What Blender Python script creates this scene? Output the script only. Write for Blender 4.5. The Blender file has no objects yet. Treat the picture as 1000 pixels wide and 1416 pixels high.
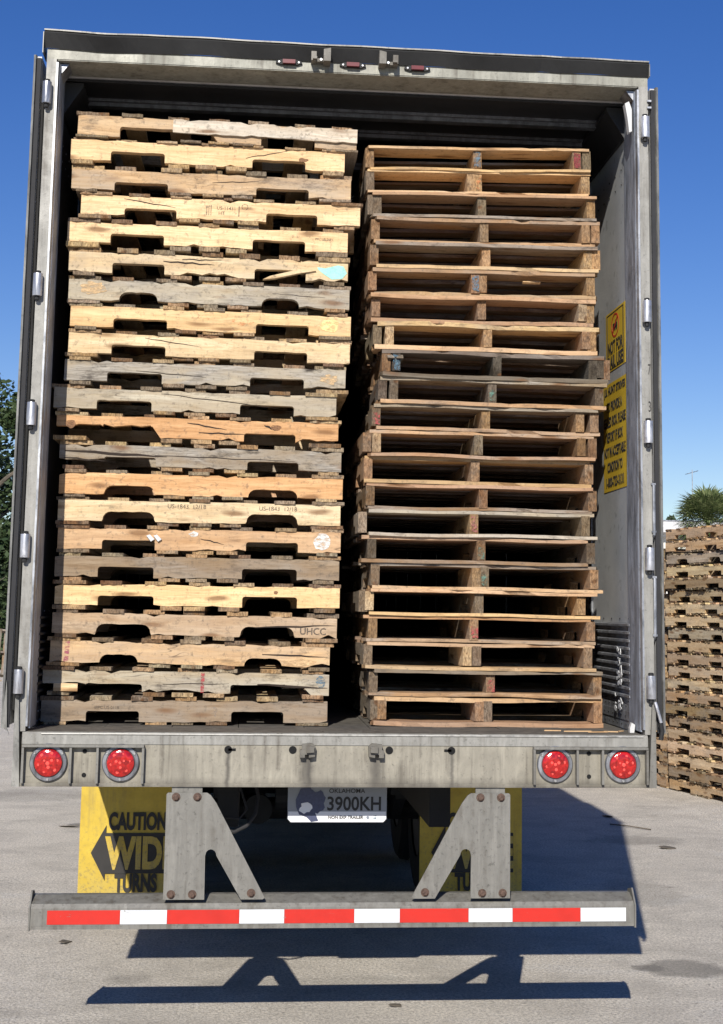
import bpy, math, random
from mathutils import Vector, Matrix
random.seed(7)
scene = bpy.context.scene
col = scene.collection
R = math.radians

# ------------------------------------------------------------------ camera
cam_d = bpy.data.cameras.new('camera'); cam = bpy.data.objects.new('camera', cam_d); col.objects.link(cam)
yaw, pitch, roll = 0.0938, 0.1398, 0.0136
cy, sy, cp, sp = math.cos(yaw), math.sin(yaw), math.cos(pitch), math.sin(pitch)
F = Vector((sy*cp, cy*cp, sp)); Rt = Vector((cy, -sy, 0)); U = Rt.cross(F)
r2 = math.cos(roll)*Rt + math.sin(roll)*U; u2 = -math.sin(roll)*Rt + math.cos(roll)*U
cam.matrix_world = Matrix(((r2.x, u2.x, -F.x, -0.3819), (r2.y, u2.y, -F.y, -6.0586), (r2.z, u2.z, -F.z, 1.7089), (0, 0, 0, 1)))
cam_d.sensor_fit = 'HORIZONTAL'; cam_d.sensor_width = 36; cam_d.lens = 2033.4/1000*36
cam_d.shift_x = -0.0422; cam_d.shift_y = -0.1490
cam_d.clip_start = 0.05; cam_d.clip_end = 3000
scene.camera = cam

# ------------------------------------------------------------------ sky, sun, exposure
SUN = Vector((-0.354, -1.575, 1.0)).normalized()
elev = math.asin(SUN.z); azim = math.atan2(SUN.x, SUN.y)
w = bpy.data.worlds.new('World'); scene.world = w; w.use_nodes = True
nt = w.node_tree; sky = nt.nodes.new('ShaderNodeTexSky'); sky.sky_type = 'NISHITA'; sky.sun_disc = False
sky.sun_elevation = elev; sky.sun_rotation = azim
sky.air_density = 1.0; sky.dust_density = 0.0; sky.ozone_density = 2.0; sky.altitude = 0
bg = nt.nodes['Background']; bg.inputs[1].default_value = 0.05
hs = nt.nodes.new('ShaderNodeHueSaturation'); hs.inputs['Saturation'].default_value = 1.36; hs.inputs['Hue'].default_value = 0.515; hs.inputs['Value'].default_value = 1.5
nt.links.new(sky.outputs[0], hs.inputs['Color'])
tn = nt.nodes.new('ShaderNodeMix'); tn.data_type = 'RGBA'; tn.blend_type = 'MULTIPLY'; tn.inputs[0].default_value = 1.0; tn.inputs[7].default_value = (1.0, 0.99, 1.13, 1)
nt.links.new(hs.outputs[0], tn.inputs[6]); nt.links.new(tn.outputs[2], bg.inputs[0])
sl = bpy.data.lights.new('sun', 'SUN'); sl.energy = 5.0; sl.angle = R(0.53); sl.color = (1.0, 0.95, 0.87)
so = bpy.data.objects.new('sun', sl); col.objects.link(so); so.location = SUN*30
so.rotation_euler = SUN.to_track_quat('Z', 'Y').to_euler()
scene.view_settings.view_transform = 'Standard'; scene.view_settings.look = 'None'
scene.view_settings.exposure = 0.25; scene.view_settings.gamma = 1.0

# ------------------------------------------------------------------ material helpers
class NT:
    def __init__(s, name, rough=0.7, metal=0.0, spec=None):
        s.m = bpy.data.materials.new(name); s.m.use_nodes = True; s.t = s.m.node_tree
        s.b = s.t.nodes['Principled BSDF']; s.b.inputs['Roughness'].default_value = rough
        s.b.inputs['Metallic'].default_value = metal
        if spec is not None: s.b.inputs['Specular IOR Level'].default_value = spec
        s.tc = s.t.nodes.new('ShaderNodeTexCoord')
        s.obj = s.tc.outputs['Object']
    def n(s, k, **kw):
        x = s.t.nodes.new(k)
        for a, v in kw.items(): setattr(x, a, v)
        return x
    def put(s, sock, v):
        if hasattr(v, 'links'): s.t.links.new(v, sock)
        else: sock.default_value = v
    def math(s, op, a, b=0.0, c=None, clamp=False):
        x = s.n('ShaderNodeMath', operation=op, use_clamp=clamp)
        s.put(x.inputs[0], a); s.put(x.inputs[1], b)
        if c is not None: s.put(x.inputs[2], c)
        return x.outputs[0]
    def scale(s, v, sc, off=None):
        x = s.n('ShaderNodeVectorMath', operation='MULTIPLY'); s.put(x.inputs[0], v); x.inputs[1].default_value = sc
        o = x.outputs[0]
        if off is not None:
            y = s.n('ShaderNodeVectorMath', operation='ADD'); s.put(y.inputs[0], o); s.put(y.inputs[1], off); o = y.outputs[0]
        return o
    def noise(s, v, scale=5, detail=4, rough=0.55, dist=0.0):
        x = s.n('ShaderNodeTexNoise'); s.put(x.inputs['Vector'], v); x.inputs['Scale'].default_value = scale
        x.inputs['Detail'].default_value = detail; x.inputs['Roughness'].default_value = rough
        x.inputs['Distortion'].default_value = dist
        return x.outputs[0]
    def voro(s, v, scale=5, feature='F1'):
        x = s.n('ShaderNodeTexVoronoi', feature=feature); s.put(x.inputs['Vector'], v); x.inputs['Scale'].default_value = scale
        return x
    def ramp(s, f, a, b, lo=0.0, hi=1.0):
        x = s.n('ShaderNodeMapRange'); x.clamp = True
        s.put(x.inputs[0], f); x.inputs[1].default_value = a; x.inputs[2].default_value = b
        x.inputs[3].default_value = lo; x.inputs[4].default_value = hi
        return x.outputs[0]
    def mix(s, f, a, b, mode='MIX'):
        x = s.n('ShaderNodeMix', data_type='RGBA', blend_type=mode)
        s.put(x.inputs[0], f)
        for i, v in ((6, a), (7, b)):
            if isinstance(v, tuple) and len(v) == 3: v = (*v, 1)
            s.put(x.inputs[i], v)
        return x.outputs[2]
    def sep(s, v):
        x = s.n('ShaderNodeSeparateXYZ'); s.put(x.inputs[0], v); return x.outputs
    def comb(s, a, b, c):
        x = s.n('ShaderNodeCombineXYZ'); s.put(x.inputs[0], a); s.put(x.inputs[1], b); s.put(x.inputs[2], c); return x.outputs[0]
    def col(s, v):
        if isinstance(v, tuple) and len(v) == 3: v = (*v, 1)
        s.put(s.b.inputs['Base Color'], v)
    def bump(s, h, strength=0.3, dist=0.002):
        x = s.n('ShaderNodeBump'); x.inputs['Strength'].default_value = strength; x.inputs['Distance'].default_value = dist
        s.put(x.inputs['Height'], h); s.t.links.new(x.outputs[0], s.b.inputs['Normal'])
    def rough(s, v): s.put(s.b.inputs['Roughness'], v)

def grey(v, t=(1, 1, 1)): return (v*t[0], v*t[1], v*t[2])

def mat_wood():
    s = NT('weathered_wood', 0.85, 0, 0.25)
    oi = s.n('ShaderNodeObjectInfo'); rnd = s.math('MULTIPLY', oi.outputs['Random'], 97.0)
    off = s.comb(rnd, s.math('MULTIPLY', rnd, 1.7), s.math('MULTIPLY', rnd, 0.6))
    P = s.scale(s.obj, (1, 1, 1), off)
    warp = s.noise(s.scale(P, (3, 8, 8)), 1.0, 2)
    Pz = s.n('ShaderNodeVectorMath', operation='ADD'); s.put(Pz.inputs[0], P)
    s.put(Pz.inputs[1], s.comb(0.0, s.math('MULTIPLY', warp, 0.06), s.math('MULTIPLY', warp, 0.06)))
    G = Pz.outputs[0]
    fine = s.noise(s.scale(G, (7, 130, 130)), 1.0, 4, 0.65)
    med = s.noise(s.scale(G, (2.2, 38, 38)), 1.0, 3, 0.6, 0.6)
    blot = s.noise(s.scale(P, (3.0, 9, 9)), 1.0, 4, 0.6, 0.4)
    sap = s.noise(s.scale(P, (1.3, 7, 17)), 1.0, 3, 0.55, 0.8)
    saw = s.noise(s.scale(P, (120, 9, 14)), 1.0, 2, 0.6)
    nx = s.math('ABSOLUTE', s.sep(s.tc.outputs['Normal'])[0])
    base = s.mix(s.ramp(sap, 0.38, 0.62), s.mix(1.0, oi.outputs['Color'], (0.90, 0.83, 0.74), 'MULTIPLY'), s.mix(1.0, oi.outputs['Color'], (1.06, 1.05, 1.03), 'MULTIPLY'))
    base = s.mix(s.ramp(saw, 0.5, 0.72, 0.0, 0.18), base, s.mix(1.0, base, (0.68, 0.62, 0.56), 'MULTIPLY'))
    c = s.mix(s.ramp(med, 0.3, 0.72), s.mix(1.0, base, (0.82, 0.75, 0.67), 'MULTIPLY'), s.mix(1.0, base, (1.0, 0.98, 0.95), 'MULTIPLY'))
    c = s.mix(s.ramp(fine, 0.45, 0.70, 0.0, 0.65), c, s.mix(1.0, c, (0.62, 0.55, 0.48), 'MULTIPLY'))
    # weathering: silver grey and black mould, more where the board's alpha is high
    wthr = s.math('MULTIPLY', s.ramp(blot, 0.40, 0.62), oi.outputs['Alpha'])
    c = s.mix(wthr, c, s.mix(s.ramp(fine, 0.35, 0.65), (0.13, 0.115, 0.10), (0.42, 0.39, 0.34)))
    mould = s.noise(s.scale(P, (6, 22, 22)), 1.0, 5, 0.75)
    c = s.mix(s.math('MULTIPLY', s.ramp(mould, 0.54, 0.68), s.math('ADD', s.math('MULTIPLY', oi.outputs['Alpha'], 0.95), 0.14)), c, (0.045, 0.036, 0.03))
    # knots
    v = s.voro(s.scale(G, (3.2, 14, 14)), 1.0)
    kd = v.outputs['Distance']
    c = s.mix(s.ramp(kd, 0.10, 0.22, 0.75, 0.0), c, (0.16, 0.075, 0.03))
    # drying splits: thin isolines along the grain
    cr = s.noise(s.scale(G, (1.6, 16, 16)), 1.0, 2, 0.5)
    iso = s.math('ABSOLUTE', s.math('SUBTRACT', cr, 0.56))
    gate = s.ramp(s.noise(s.scale(P, (5, 3, 3)), 1.0, 1), 0.60, 0.68)
    c = s.mix(s.math('MULTIPLY', s.ramp(iso, 0.0, 0.006, 0.7, 0.0), gate), c, (0.05, 0.035, 0.025))
    # end grain: darker, checked with radial splits
    eg = s.noise(s.scale(P, (4, 150, 60)), 1.0, 3, 0.7, 0.5)
    ec = s.mix(s.ramp(eg, 0.35, 0.62), s.mix(1.0, c, (0.30, 0.26, 0.22), 'MULTIPLY'), s.mix(1.0, c, (0.80, 0.74, 0.66), 'MULTIPLY'))
    c = s.mix(s.ramp(nx, 0.7, 0.9), c, ec)
    dirt = s.noise(P, 45, 3, 0.7)
    c = s.mix(s.ramp(dirt, 0.56, 0.72, 0.0, 0.55), c, (0.09, 0.075, 0.06))
    s.col(c)
    h = s.math('ADD', s.math('MULTIPLY', fine, 0.6), s.math('MULTIPLY', med, 0.8))
    s.bump(h, 0.55, 0.003)
    return s.m

def mat_frame(name='grimy_painted_steel', base=(0.40, 0.39, 0.345), stains=False, rough=0.55, metal=0.15):
    s = NT(name, rough, metal)
    st = s.noise(s.scale(s.obj, (26, 26, 7)), 1.0, 6, 0.7, 1.2)
    bl = s.noise(s.obj, 5.5, 5, 0.6)
    sp = s.noise(s.obj, 60, 3, 0.7)
    d = grey(1, tuple(x*0.78 for x in base)); l = tuple(min(1, x*1.2) for x in base)
    c = s.mix(s.ramp(st, 0.25, 0.75), d, l)
    c = s.mix(s.ramp(bl, 0.45, 0.75, 0, 0.6), c, tuple(x*0.62 for x in base))
    c = s.mix(s.ramp(sp, 0.58, 0.70, 0, 0.6), c, tuple(x*0.35 for x in base))
    run = s.noise(s.scale(s.obj, (34, 34, 1.6)), 1.0, 4, 0.6)
    c = s.mix(s.math('MULTIPLY', s.ramp(run, 0.50, 0.66, 0, 0.65), s.ramp(bl, 0.42, 0.55)), c, (0.085, 0.072, 0.055))
    c = s.mix(s.math('MULTIPLY', s.ramp(run, 0.46, 0.32, 0, 0.55), s.ramp(bl, 0.55, 0.42)), c, tuple(min(1, x*1.5) for x in base))
    sc = s.noise(s.scale(s.obj, (40, 40, 9)), 1.0, 2, 0.5, 1.5)
    c = s.mix(s.ramp(s.math('ABSOLUTE', s.math('SUBTRACT', sc, 0.6)), 0.0, 0.012, 0.16, 0.0), c, tuple(x*1.5 for x in base))
    if stains:
        x, y, z = s.sep(s.obj)
        wob = s.noise(s.scale(s.obj, (10, 10, 30)), 1.0, 3)
        xw = s.math('ADD', x, s.math('MULTIPLY', s.math('SUBTRACT', wob, 0.5), 0.02))
        low = s.ramp(z, 1.00, 1.155, 0.85, 1.0)
        for x0, wd, a in ((-0.452, 0.009, 0.75), (-0.136, 0.026, 0.72), (0.142, 0.028, 0.75), (0.452, 0.008, 0.65), (-0.125, 0.008, 0.6), (0.02, 0.1, 0.12), (-0.62, 0.04, 0.2), (0.62, 0.05, 0.18)):
            dd = s.math('DIVIDE', s.math('SUBTRACT', xw, x0), wd)
            g = s.math('POWER', 2.718, s.math('MULTIPLY', s.math('MULTIPLY', dd, dd), -1.0))
            g = s.math('MULTIPLY', g, s.ramp(z, 1.165, 1.135, 0.0, a))
            g = s.math('MULTIPLY', g, low)
            c = s.mix(g, c, (0.035, 0.03, 0.027))
        g = s.math('MULTIPLY', s.ramp(z, 1.045, 1.006, 0.0, 0.85), s.ramp(bl, 0.25, 0.55))
        c = s.mix(g, c, (0.085, 0.075, 0.06))
        for xe in (1.250, 1.075, 0.960, 0.790):
            for sg in (-1, 1):
                dd = s.math('ABSOLUTE', s.math('SUBTRACT', x, sg*xe))
                c = s.mix(s.math('MULTIPLY', s.ramp(dd, 0.0, 0.035, 0.6, 0.0), s.ramp(st, 0.35, 0.6)), c, (0.11, 0.098, 0.08))
    s.col(c); s.bump(s.math('ADD', st, sp), 0.25, 0.002)
    s.rough(s.ramp(bl, 0.3, 0.7, rough-0.12, rough+0.15))
    return s.m

def mat_galv(name, base=(0.33, 0.34, 0.36), rough=0.38, metal=0.75):
    s = NT(name, rough, metal)
    a = s.noise(s.scale(s.obj, (20, 20, 5)), 1.0, 5, 0.65, 0.8); b = s.noise(s.obj, 35, 4, 0.7)
    c = s.mix(s.ramp(a, 0.35, 0.65), tuple(x*0.6 for x in base), tuple(min(1, x*1.35) for x in base))
    c = s.mix(s.ramp(b, 0.55, 0.72, 0, 0.6), c, tuple(x*0.35 for x in base))
    s.col(c); s.rough(s.ramp(a, 0.3, 0.7, rough-0.08, rough+0.2)); s.bump(b, 0.15, 0.001)
    return s.m

def mat_plain(name, c, rough=0.6, metal=0.0, var=0.25, sc=12, spec=None):
    s = NT(name, rough, metal, spec)
    a = s.noise(s.obj, sc, 5, 0.65)
    s.col(s.mix(s.ramp(a, 0.3, 0.72), tuple(x*(1-var) for x in c), tuple(min(1, x*(1+var*0.6)) for x in c)))
    s.bump(a, 0.1, 0.001)
    return s.m

def mat_ground():
    s = NT('concrete_ground', 0.9, 0, 0.3)
    big = s.noise(s.obj, 0.35, 5, 0.6); mid = s.noise(s.obj, 2.4, 5, 0.65, 0.6); fin = s.noise(s.obj, 70, 4, 0.8)
    fin2 = s.noise(s.obj, 190, 2, 0.8)
    c = s.mix(s.ramp(big, 0.3, 0.7), (0.64, 0.58, 0.485), (0.76, 0.695, 0.59))
    c = s.mix(s.ramp(mid, 0.42, 0.68, 0.0, 0.6), c, (0.40, 0.365, 0.31))
    strk = s.noise(s.scale(s.obj, (1.8, 2.8, 1)), 1.0, 6, 0.72, 0.8)
    c = s.mix(s.ramp(strk, 0.50, 0.66, 0.0, 0.45), c, (0.34, 0.305, 0.255))
    c = s.mix(s.ramp(strk, 0.44, 0.30, 0.0, 0.6), c, (0.64, 0.615, 0.565))
    c = s.mix(s.ramp(fin, 0.44, 0.58, 0.0, 0.8), c, (0.29, 0.262, 0.222))
    c = s.mix(s.ramp(fin2, 0.56, 0.66, 0.0, 0.5), c, (0.66, 0.64, 0.60))
    pit = s.noise(s.obj, 28, 3, 0.75)
    c = s.mix(s.ramp(pit, 0.60, 0.68, 0.0, 0.55), c, (0.16, 0.15, 0.135))
    c = s.mix(s.ramp(pit, 0.40, 0.30, 0.0, 0.5), c, (0.66, 0.635, 0.59))
    v = s.voro(s.obj, 60)
    c = s.mix(s.ramp(v.outputs['Distance'], 0.10, 0.22, 0.65, 0.0), c, (0.17, 0.16, 0.145))
    # dark small spots and hairline marks
    v2 = s.voro(s.scale(s.obj, (1.0, 1.6, 1)), 1.15)
    c = s.mix(s.math('MULTIPLY', s.ramp(v2.outputs['Distance'], 0.02, 0.06, 0.8, 0.0), s.ramp(mid, 0.45, 0.5)), c, (0.06, 0.055, 0.05))
    cr = s.noise(s.obj, 0.8, 6, 0.6, 0.3)
    c = s.mix(s.math('MULTIPLY', s.ramp(s.math('ABSOLUTE', s.math('SUBTRACT', cr, 0.52)), 0.0, 0.003, 0.5, 0.0), s.ramp(big, 0.5, 0.55)), c, (0.12, 0.11, 0.10))
    # oil stains with an edge of their own
    x, y, z = s.sep(s.obj)
    for x0, y0, rx, ry, a in ((1.78, 1.26, 0.23, 0.20, 0.60), (1.60, 1.28, 0.09, 0.08, 0.5), (-1.70, 6.1, 0.08, 0.12, 0.7), (0.2, 1.0, 0.9, 0.18, 0.18), (2.1, 3.2, 0.25, 0.5, 0.25), (-0.9, 1.15, 0.12, 0.1, 0.25), (2.6, 5.3, 0.4, 0.25, 0.3), (-2.3, 8.0, 0.6, 0.5, 0.3)):
        dx = s.math('DIVIDE', s.math('SUBTRACT', x, x0), rx); dy = s.math('DIVIDE', s.math('SUBTRACT', y, y0), ry)
        d = s.math('SQRT', s.math('ADD', s.math('MULTIPLY', dx, dx), s.math('MULTIPLY', dy, dy)))
        d = s.math('ADD', d, s.math('MULTIPLY', s.math('SUBTRACT', s.noise(s.obj, 9, 4), 0.5), 0.9))
        c = s.mix(s.ramp(d, 0.75, 1.05, a, 0.0), c, (0.13, 0.12, 0.105))
    s.col(c); s.bump(s.math('ADD', s.math('ADD', fin, pit), s.math('MULTIPLY', fin2, 0.6)), 0.8, 0.008)
    return s.m

def mat_flap():
    s = NT('yellow_rubber_flap', 0.55)
    a = s.noise(s.obj, 6, 5, 0.7); x, y, z = s.sep(s.obj)
    c = s.mix(s.ramp(a, 0.35, 0.7), (0.46, 0.315, 0.03), (0.60, 0.43, 0.05))
    c = s.mix(s.math('MULTIPLY', s.ramp(z, 0.35, 0.14, 0.0, 0.5), s.ramp(a, 0.4, 0.6)), c, (0.30, 0.25, 0.12))
    st = s.noise(s.scale(s.obj, (22, 22, 2)), 1.0, 5, 0.7)
    c = s.mix(s.ramp(st, 0.52, 0.72, 0.0, 0.45), c, (0.20, 0.155, 0.07))
    sp = s.noise(s.obj, 55, 4, 0.75)
    c = s.mix(s.math('MULTIPLY', s.ramp(sp, 0.52, 0.66, 0.0, 0.7), s.ramp(z, 0.6, 0.15, 0.25, 1.0)), c, (0.15, 0.125, 0.08))
    s.col(c); return s.m

def mat_panel():
    s = NT('scuffed_wall_panel', 0.5, 0.1)
    a = s.noise(s.obj, 4, 5, 0.6); b = s.noise(s.scale(s.obj, (10, 3, 10)), 1.0, 5, 0.7, 1.0)
    c = s.mix(s.ramp(a, 0.3, 0.7), (0.33, 0.34, 0.345), (0.43, 0.44, 0.44))
    c = s.mix(s.ramp(s.math('ABSOLUTE', s.math('SUBTRACT', b, 0.55)), 0.0, 0.012, 0.5, 0.0), c, (0.5, 0.5, 0.48))
    c = s.mix(s.ramp(s.noise(s.obj, 22, 3), 0.62, 0.7, 0, 0.5), c, (0.16, 0.16, 0.155))
    s.col(c); return s.m

def mat_leaf(name, c1, c2):
    s = NT(name, 0.6, 0, 0.3)
    g = s.n('ShaderNodeNewGeometry')
    a = s.noise(s.obj, 0.9, 3); 
    c = s.mix(g.outputs['Random Per Island'], c1, c2)
    c = s.mix(s.ramp(a, 0.35, 0.65, 0, 0.5), c, tuple(x*0.6 for x in c1))
    s.col(c)
    s.b.inputs['Transmission Weight'].default_value = 0.0
    return s.m

def mat_lens():
    s = NT('red_lamp_lens', 0.12, 0, 0.5)
    a = s.noise(s.obj, 45, 3, 0.6, 1.0)
    s.col(s.mix(s.ramp(a, 0.35, 0.65), (0.20, 0.005, 0.005), (0.48, 0.014, 0.011)))
    s.bump(a, 0.4, 0.003); s.b.inputs['Coat Weight'].default_value = 0.5
    return s.m

M = {}
M['wood'] = mat_wood()
M['sill'] = mat_frame('stained_rear_sill_paint', (0.285, 0.262, 0.208), True)
M['frame'] = mat_frame('grimy_frame_paint', (0.265, 0.257, 0.232))
M['under'] = mat_frame('underride_grey_paint', (0.20, 0.192, 0.17), rough=0.5, metal=0.3)
M['header'] = mat_frame('header_paint', (0.25, 0.245, 0.205))
M['galv'] = mat_galv('galvanised_steel')
M['galv_dark'] = mat_galv('worn_jamb_steel', (0.27, 0.30, 0.35), 0.5, 0.35)
M['hinge'] = mat_galv('bright_hinge_steel', (0.50, 0.50, 0.52), 0.33, 0.7)
M['alu'] = mat_galv('door_edge_aluminium', (0.24, 0.235, 0.215), 0.5, 0.5)
M['ring'] = mat_galv('lamp_ring_steel', (0.23, 0.235, 0.25), 0.35, 0.6)
M['keeper'] = mat_frame('dirty_keeper_steel', (0.14, 0.13, 0.11))
M['rubber'] = mat_plain('black_rubber', (0.02, 0.02, 0.022), 0.8)
M['black'] = mat_plain('black_steel_and_shade', (0.018, 0.018, 0.018), 0.7, 0.2)
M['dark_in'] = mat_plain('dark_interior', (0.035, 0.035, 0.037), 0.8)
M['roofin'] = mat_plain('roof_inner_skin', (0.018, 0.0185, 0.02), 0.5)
M['bow'] = mat_galv('roof_bow_steel', (0.14, 0.15, 0.17), 0.45, 0.4)
M['ext'] = mat_plain('white_exterior_skin', (0.55, 0.55, 0.55), 0.45)
M['panel'] = mat_panel()
M['scuff'] = mat_galv('corrugated_scuff_steel', (0.30, 0.31, 0.33), 0.38, 0.6)
M['floor'] = mat_plain('trailer_floor_planks', (0.10, 0.09, 0.075), 0.8, 0, 0.5, 25)
M['lip'] = mat_galv('worn_bright_edge', (0.30, 0.295, 0.275), 0.45, 0.4)
M['lens'] = mat_lens()
M['led'] = mat_plain('lamp_led_reflector', (0.80, 0.09, 0.07), 0.2, 0, 0.1)
M['marker'] = mat_plain('marker_red_lens', (0.13, 0.010, 0.012), 0.3)
M['screw'] = mat_plain('bright_screw', (0.6, 0.6, 0.58), 0.3, 0.8)
M['knot'] = mat_plain('wood_knot', (0.24, 0.12, 0.055), 0.8, 0, 0.7, 140)
M['rust'] = mat_plain('rusty_bolt', (0.12, 0.075, 0.055), 0.75, 0.3, 0.5, 80)
M['hole'] = mat_plain('hole_black', (0.006, 0.006, 0.006), 0.95)
def mat_tape(name, c):
    s = NT(name, 0.35)
    x, y, z = s.sep(s.obj)
    w_ = s.math('ABSOLUTE', s.math('SINE', s.math('MULTIPLY', s.math('ADD', x, z), 390.0)))
    w2 = s.math('ABSOLUTE', s.math('SINE', s.math('MULTIPLY', s.math('SUBTRACT', x, z), 390.0)))
    a = s.noise(s.obj, 9, 5, 0.65); b = s.noise(s.scale(s.obj, (22, 22, 60)), 1.0, 4, 0.7, 1.0)
    q = s.mix(s.ramp(s.math('MINIMUM', w_, w2), 0.0, 0.5, 0.22, 0.0), c, tuple(v*0.55 for v in c))
    q = s.mix(s.ramp(a, 0.42, 0.72, 0.0, 0.40), q, tuple(v*0.6 for v in c))
    q = s.mix(s.ramp(b, 0.66, 0.72, 0.0, 0.7), q, (0.22, 0.20, 0.17))
    q = s.mix(s.ramp(s.math('ABSOLUTE', s.math('SUBTRACT', b, 0.47)), 0.0, 0.004, 0.4, 0.0), q, (0.12, 0.10, 0.09))
    s.col(q); return s.m
M['red_tape'] = mat_tape('red_reflective_tape', (0.55, 0.024, 0.015))
M['white_tape'] = mat_tape('white_reflective_tape', (0.66, 0.68, 0.70))
M['yellow'] = mat_flap()
M['sign'] = mat_plain('yellow_sign_vinyl', (0.62, 0.42, 0.035), 0.45, 0, 0.15, 8)
M['ink'] = mat_plain('black_ink', (0.022, 0.02, 0.018), 0.6)
M['stamp'] = mat_plain('faded_stamp_ink', (0.13, 0.10, 0.075), 0.8)
M['redink'] = mat_plain('sign_red_ink', (0.45, 0.03, 0.02), 0.5)
M['plate'] = mat_plain('shaded_plate_face', (0.26, 0.275, 0.29), 0.4, 0, 0.1)  # face darkened, the sill's shade put into its colour
M['plate_w'] = mat_plain('plate_white_band', (0.80, 0.80, 0.80), 0.4, 0, 0.05)
M['plate_b'] = mat_plain('plate_blue_art', (0.06, 0.07, 0.13), 0.5, 0, 0.3, 90)
M['ground'] = mat_ground()
M['tyre'] = mat_plain('tyre_rubber', (0.014, 0.014, 0.014), 0.85)
M['rim'] = mat_plain('wheel_rim', (0.06, 0.06, 0.06), 0.4, 0.6)
M['leaf'] = mat_leaf('oak_leaves', (0.022, 0.042, 0.015), (0.065, 0.095, 0.035))
M['leaf2'] = mat_leaf('far_leaves', (0.03, 0.05, 0.025), (0.07, 0.10, 0.045))
M['palm'] = mat_leaf('palm_blades', (0.075, 0.115, 0.035), (0.30, 0.33, 0.15))
M['bark'] = mat_plain('bark', (0.12, 0.10, 0.075), 0.9, 0, 0.5, 8)
M['white_wall'] = mat_plain('white_painted_wall', (0.66, 0.64, 0.58), 0.7)
M['fascia'] = mat_plain('white_fascia', (0.6, 0.6, 0.6), 0.6)
M['glass'] = mat_plain('dark_glass', (0.03, 0.04, 0.05), 0.1)
for nm, c in (('mint', (0.33, 0.72, 0.58)), ('orange', (0.72, 0.20, 0.05)), ('cream', (0.80, 0.62, 0.27)), ('redline', (0.50, 0.07, 0.08)), ('pink', (0.45, 0.10, 0.17)), ('blue', (0.10, 0.19, 0.26)), ('teal', (0.13, 0.28, 0.22)), ('crimson', (0.22, 0.03, 0.035)), ('pale', (0.72, 0.71, 0.66)), ('greypaint', (0.17, 0.18, 0.20)), ('violet', (0.09, 0.06, 0.22)), ('tan', (0.62, 0.42, 0.22))):
    M['p_'+nm] = mat_plain(nm+'_paint_on_wood', c, 0.75, 0, 0.3, 60)
def wear(m, lo=0.40, hi=0.47, sc=90):
    t_ = m.node_tree; tc = t_.nodes.new('ShaderNodeTexCoord'); n = t_.nodes.new('ShaderNodeTexNoise'); n.inputs['Scale'].default_value = sc; n.inputs['Detail'].default_value = 5; n.inputs['Roughness'].default_value = 0.75
    mp = t_.nodes.new('ShaderNodeMapping'); mp.inputs['Scale'].default_value = (0.35, 1, 1)
    mr = t_.nodes.new('ShaderNodeMapRange'); mr.inputs[1].default_value = lo; mr.inputs[2].default_value = hi
    t_.links.new(tc.outputs['Object'], mp.inputs[0]); t_.links.new(mp.outputs[0], n.inputs['Vector']); t_.links.new(n.outputs[0], mr.inputs[0]); t_.links.new(mr.outputs[0], t_.nodes['Principled BSDF'].inputs['Alpha'])
for k_, lo in (('orange', .50), ('cream', .30), ('redline', .44), ('pink', .48), ('blue', .42), ('teal', .46), ('crimson', .35), ('pale', .34), ('greypaint', .52), ('tan', .36)): wear(M['p_'+k_], lo, lo+.22)
wear(M['knot'], .36, .50, 120)
wear(M['stamp'], .42, .52, 160)
M['plastic'] = mat_plain('torn_white_plastic', (0.55, 0.55, 0.54), 0.4, 0, 0.1)
M['crack'] = mat_plain('dark_split', (0.03, 0.02, 0.014), 0.95)

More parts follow.
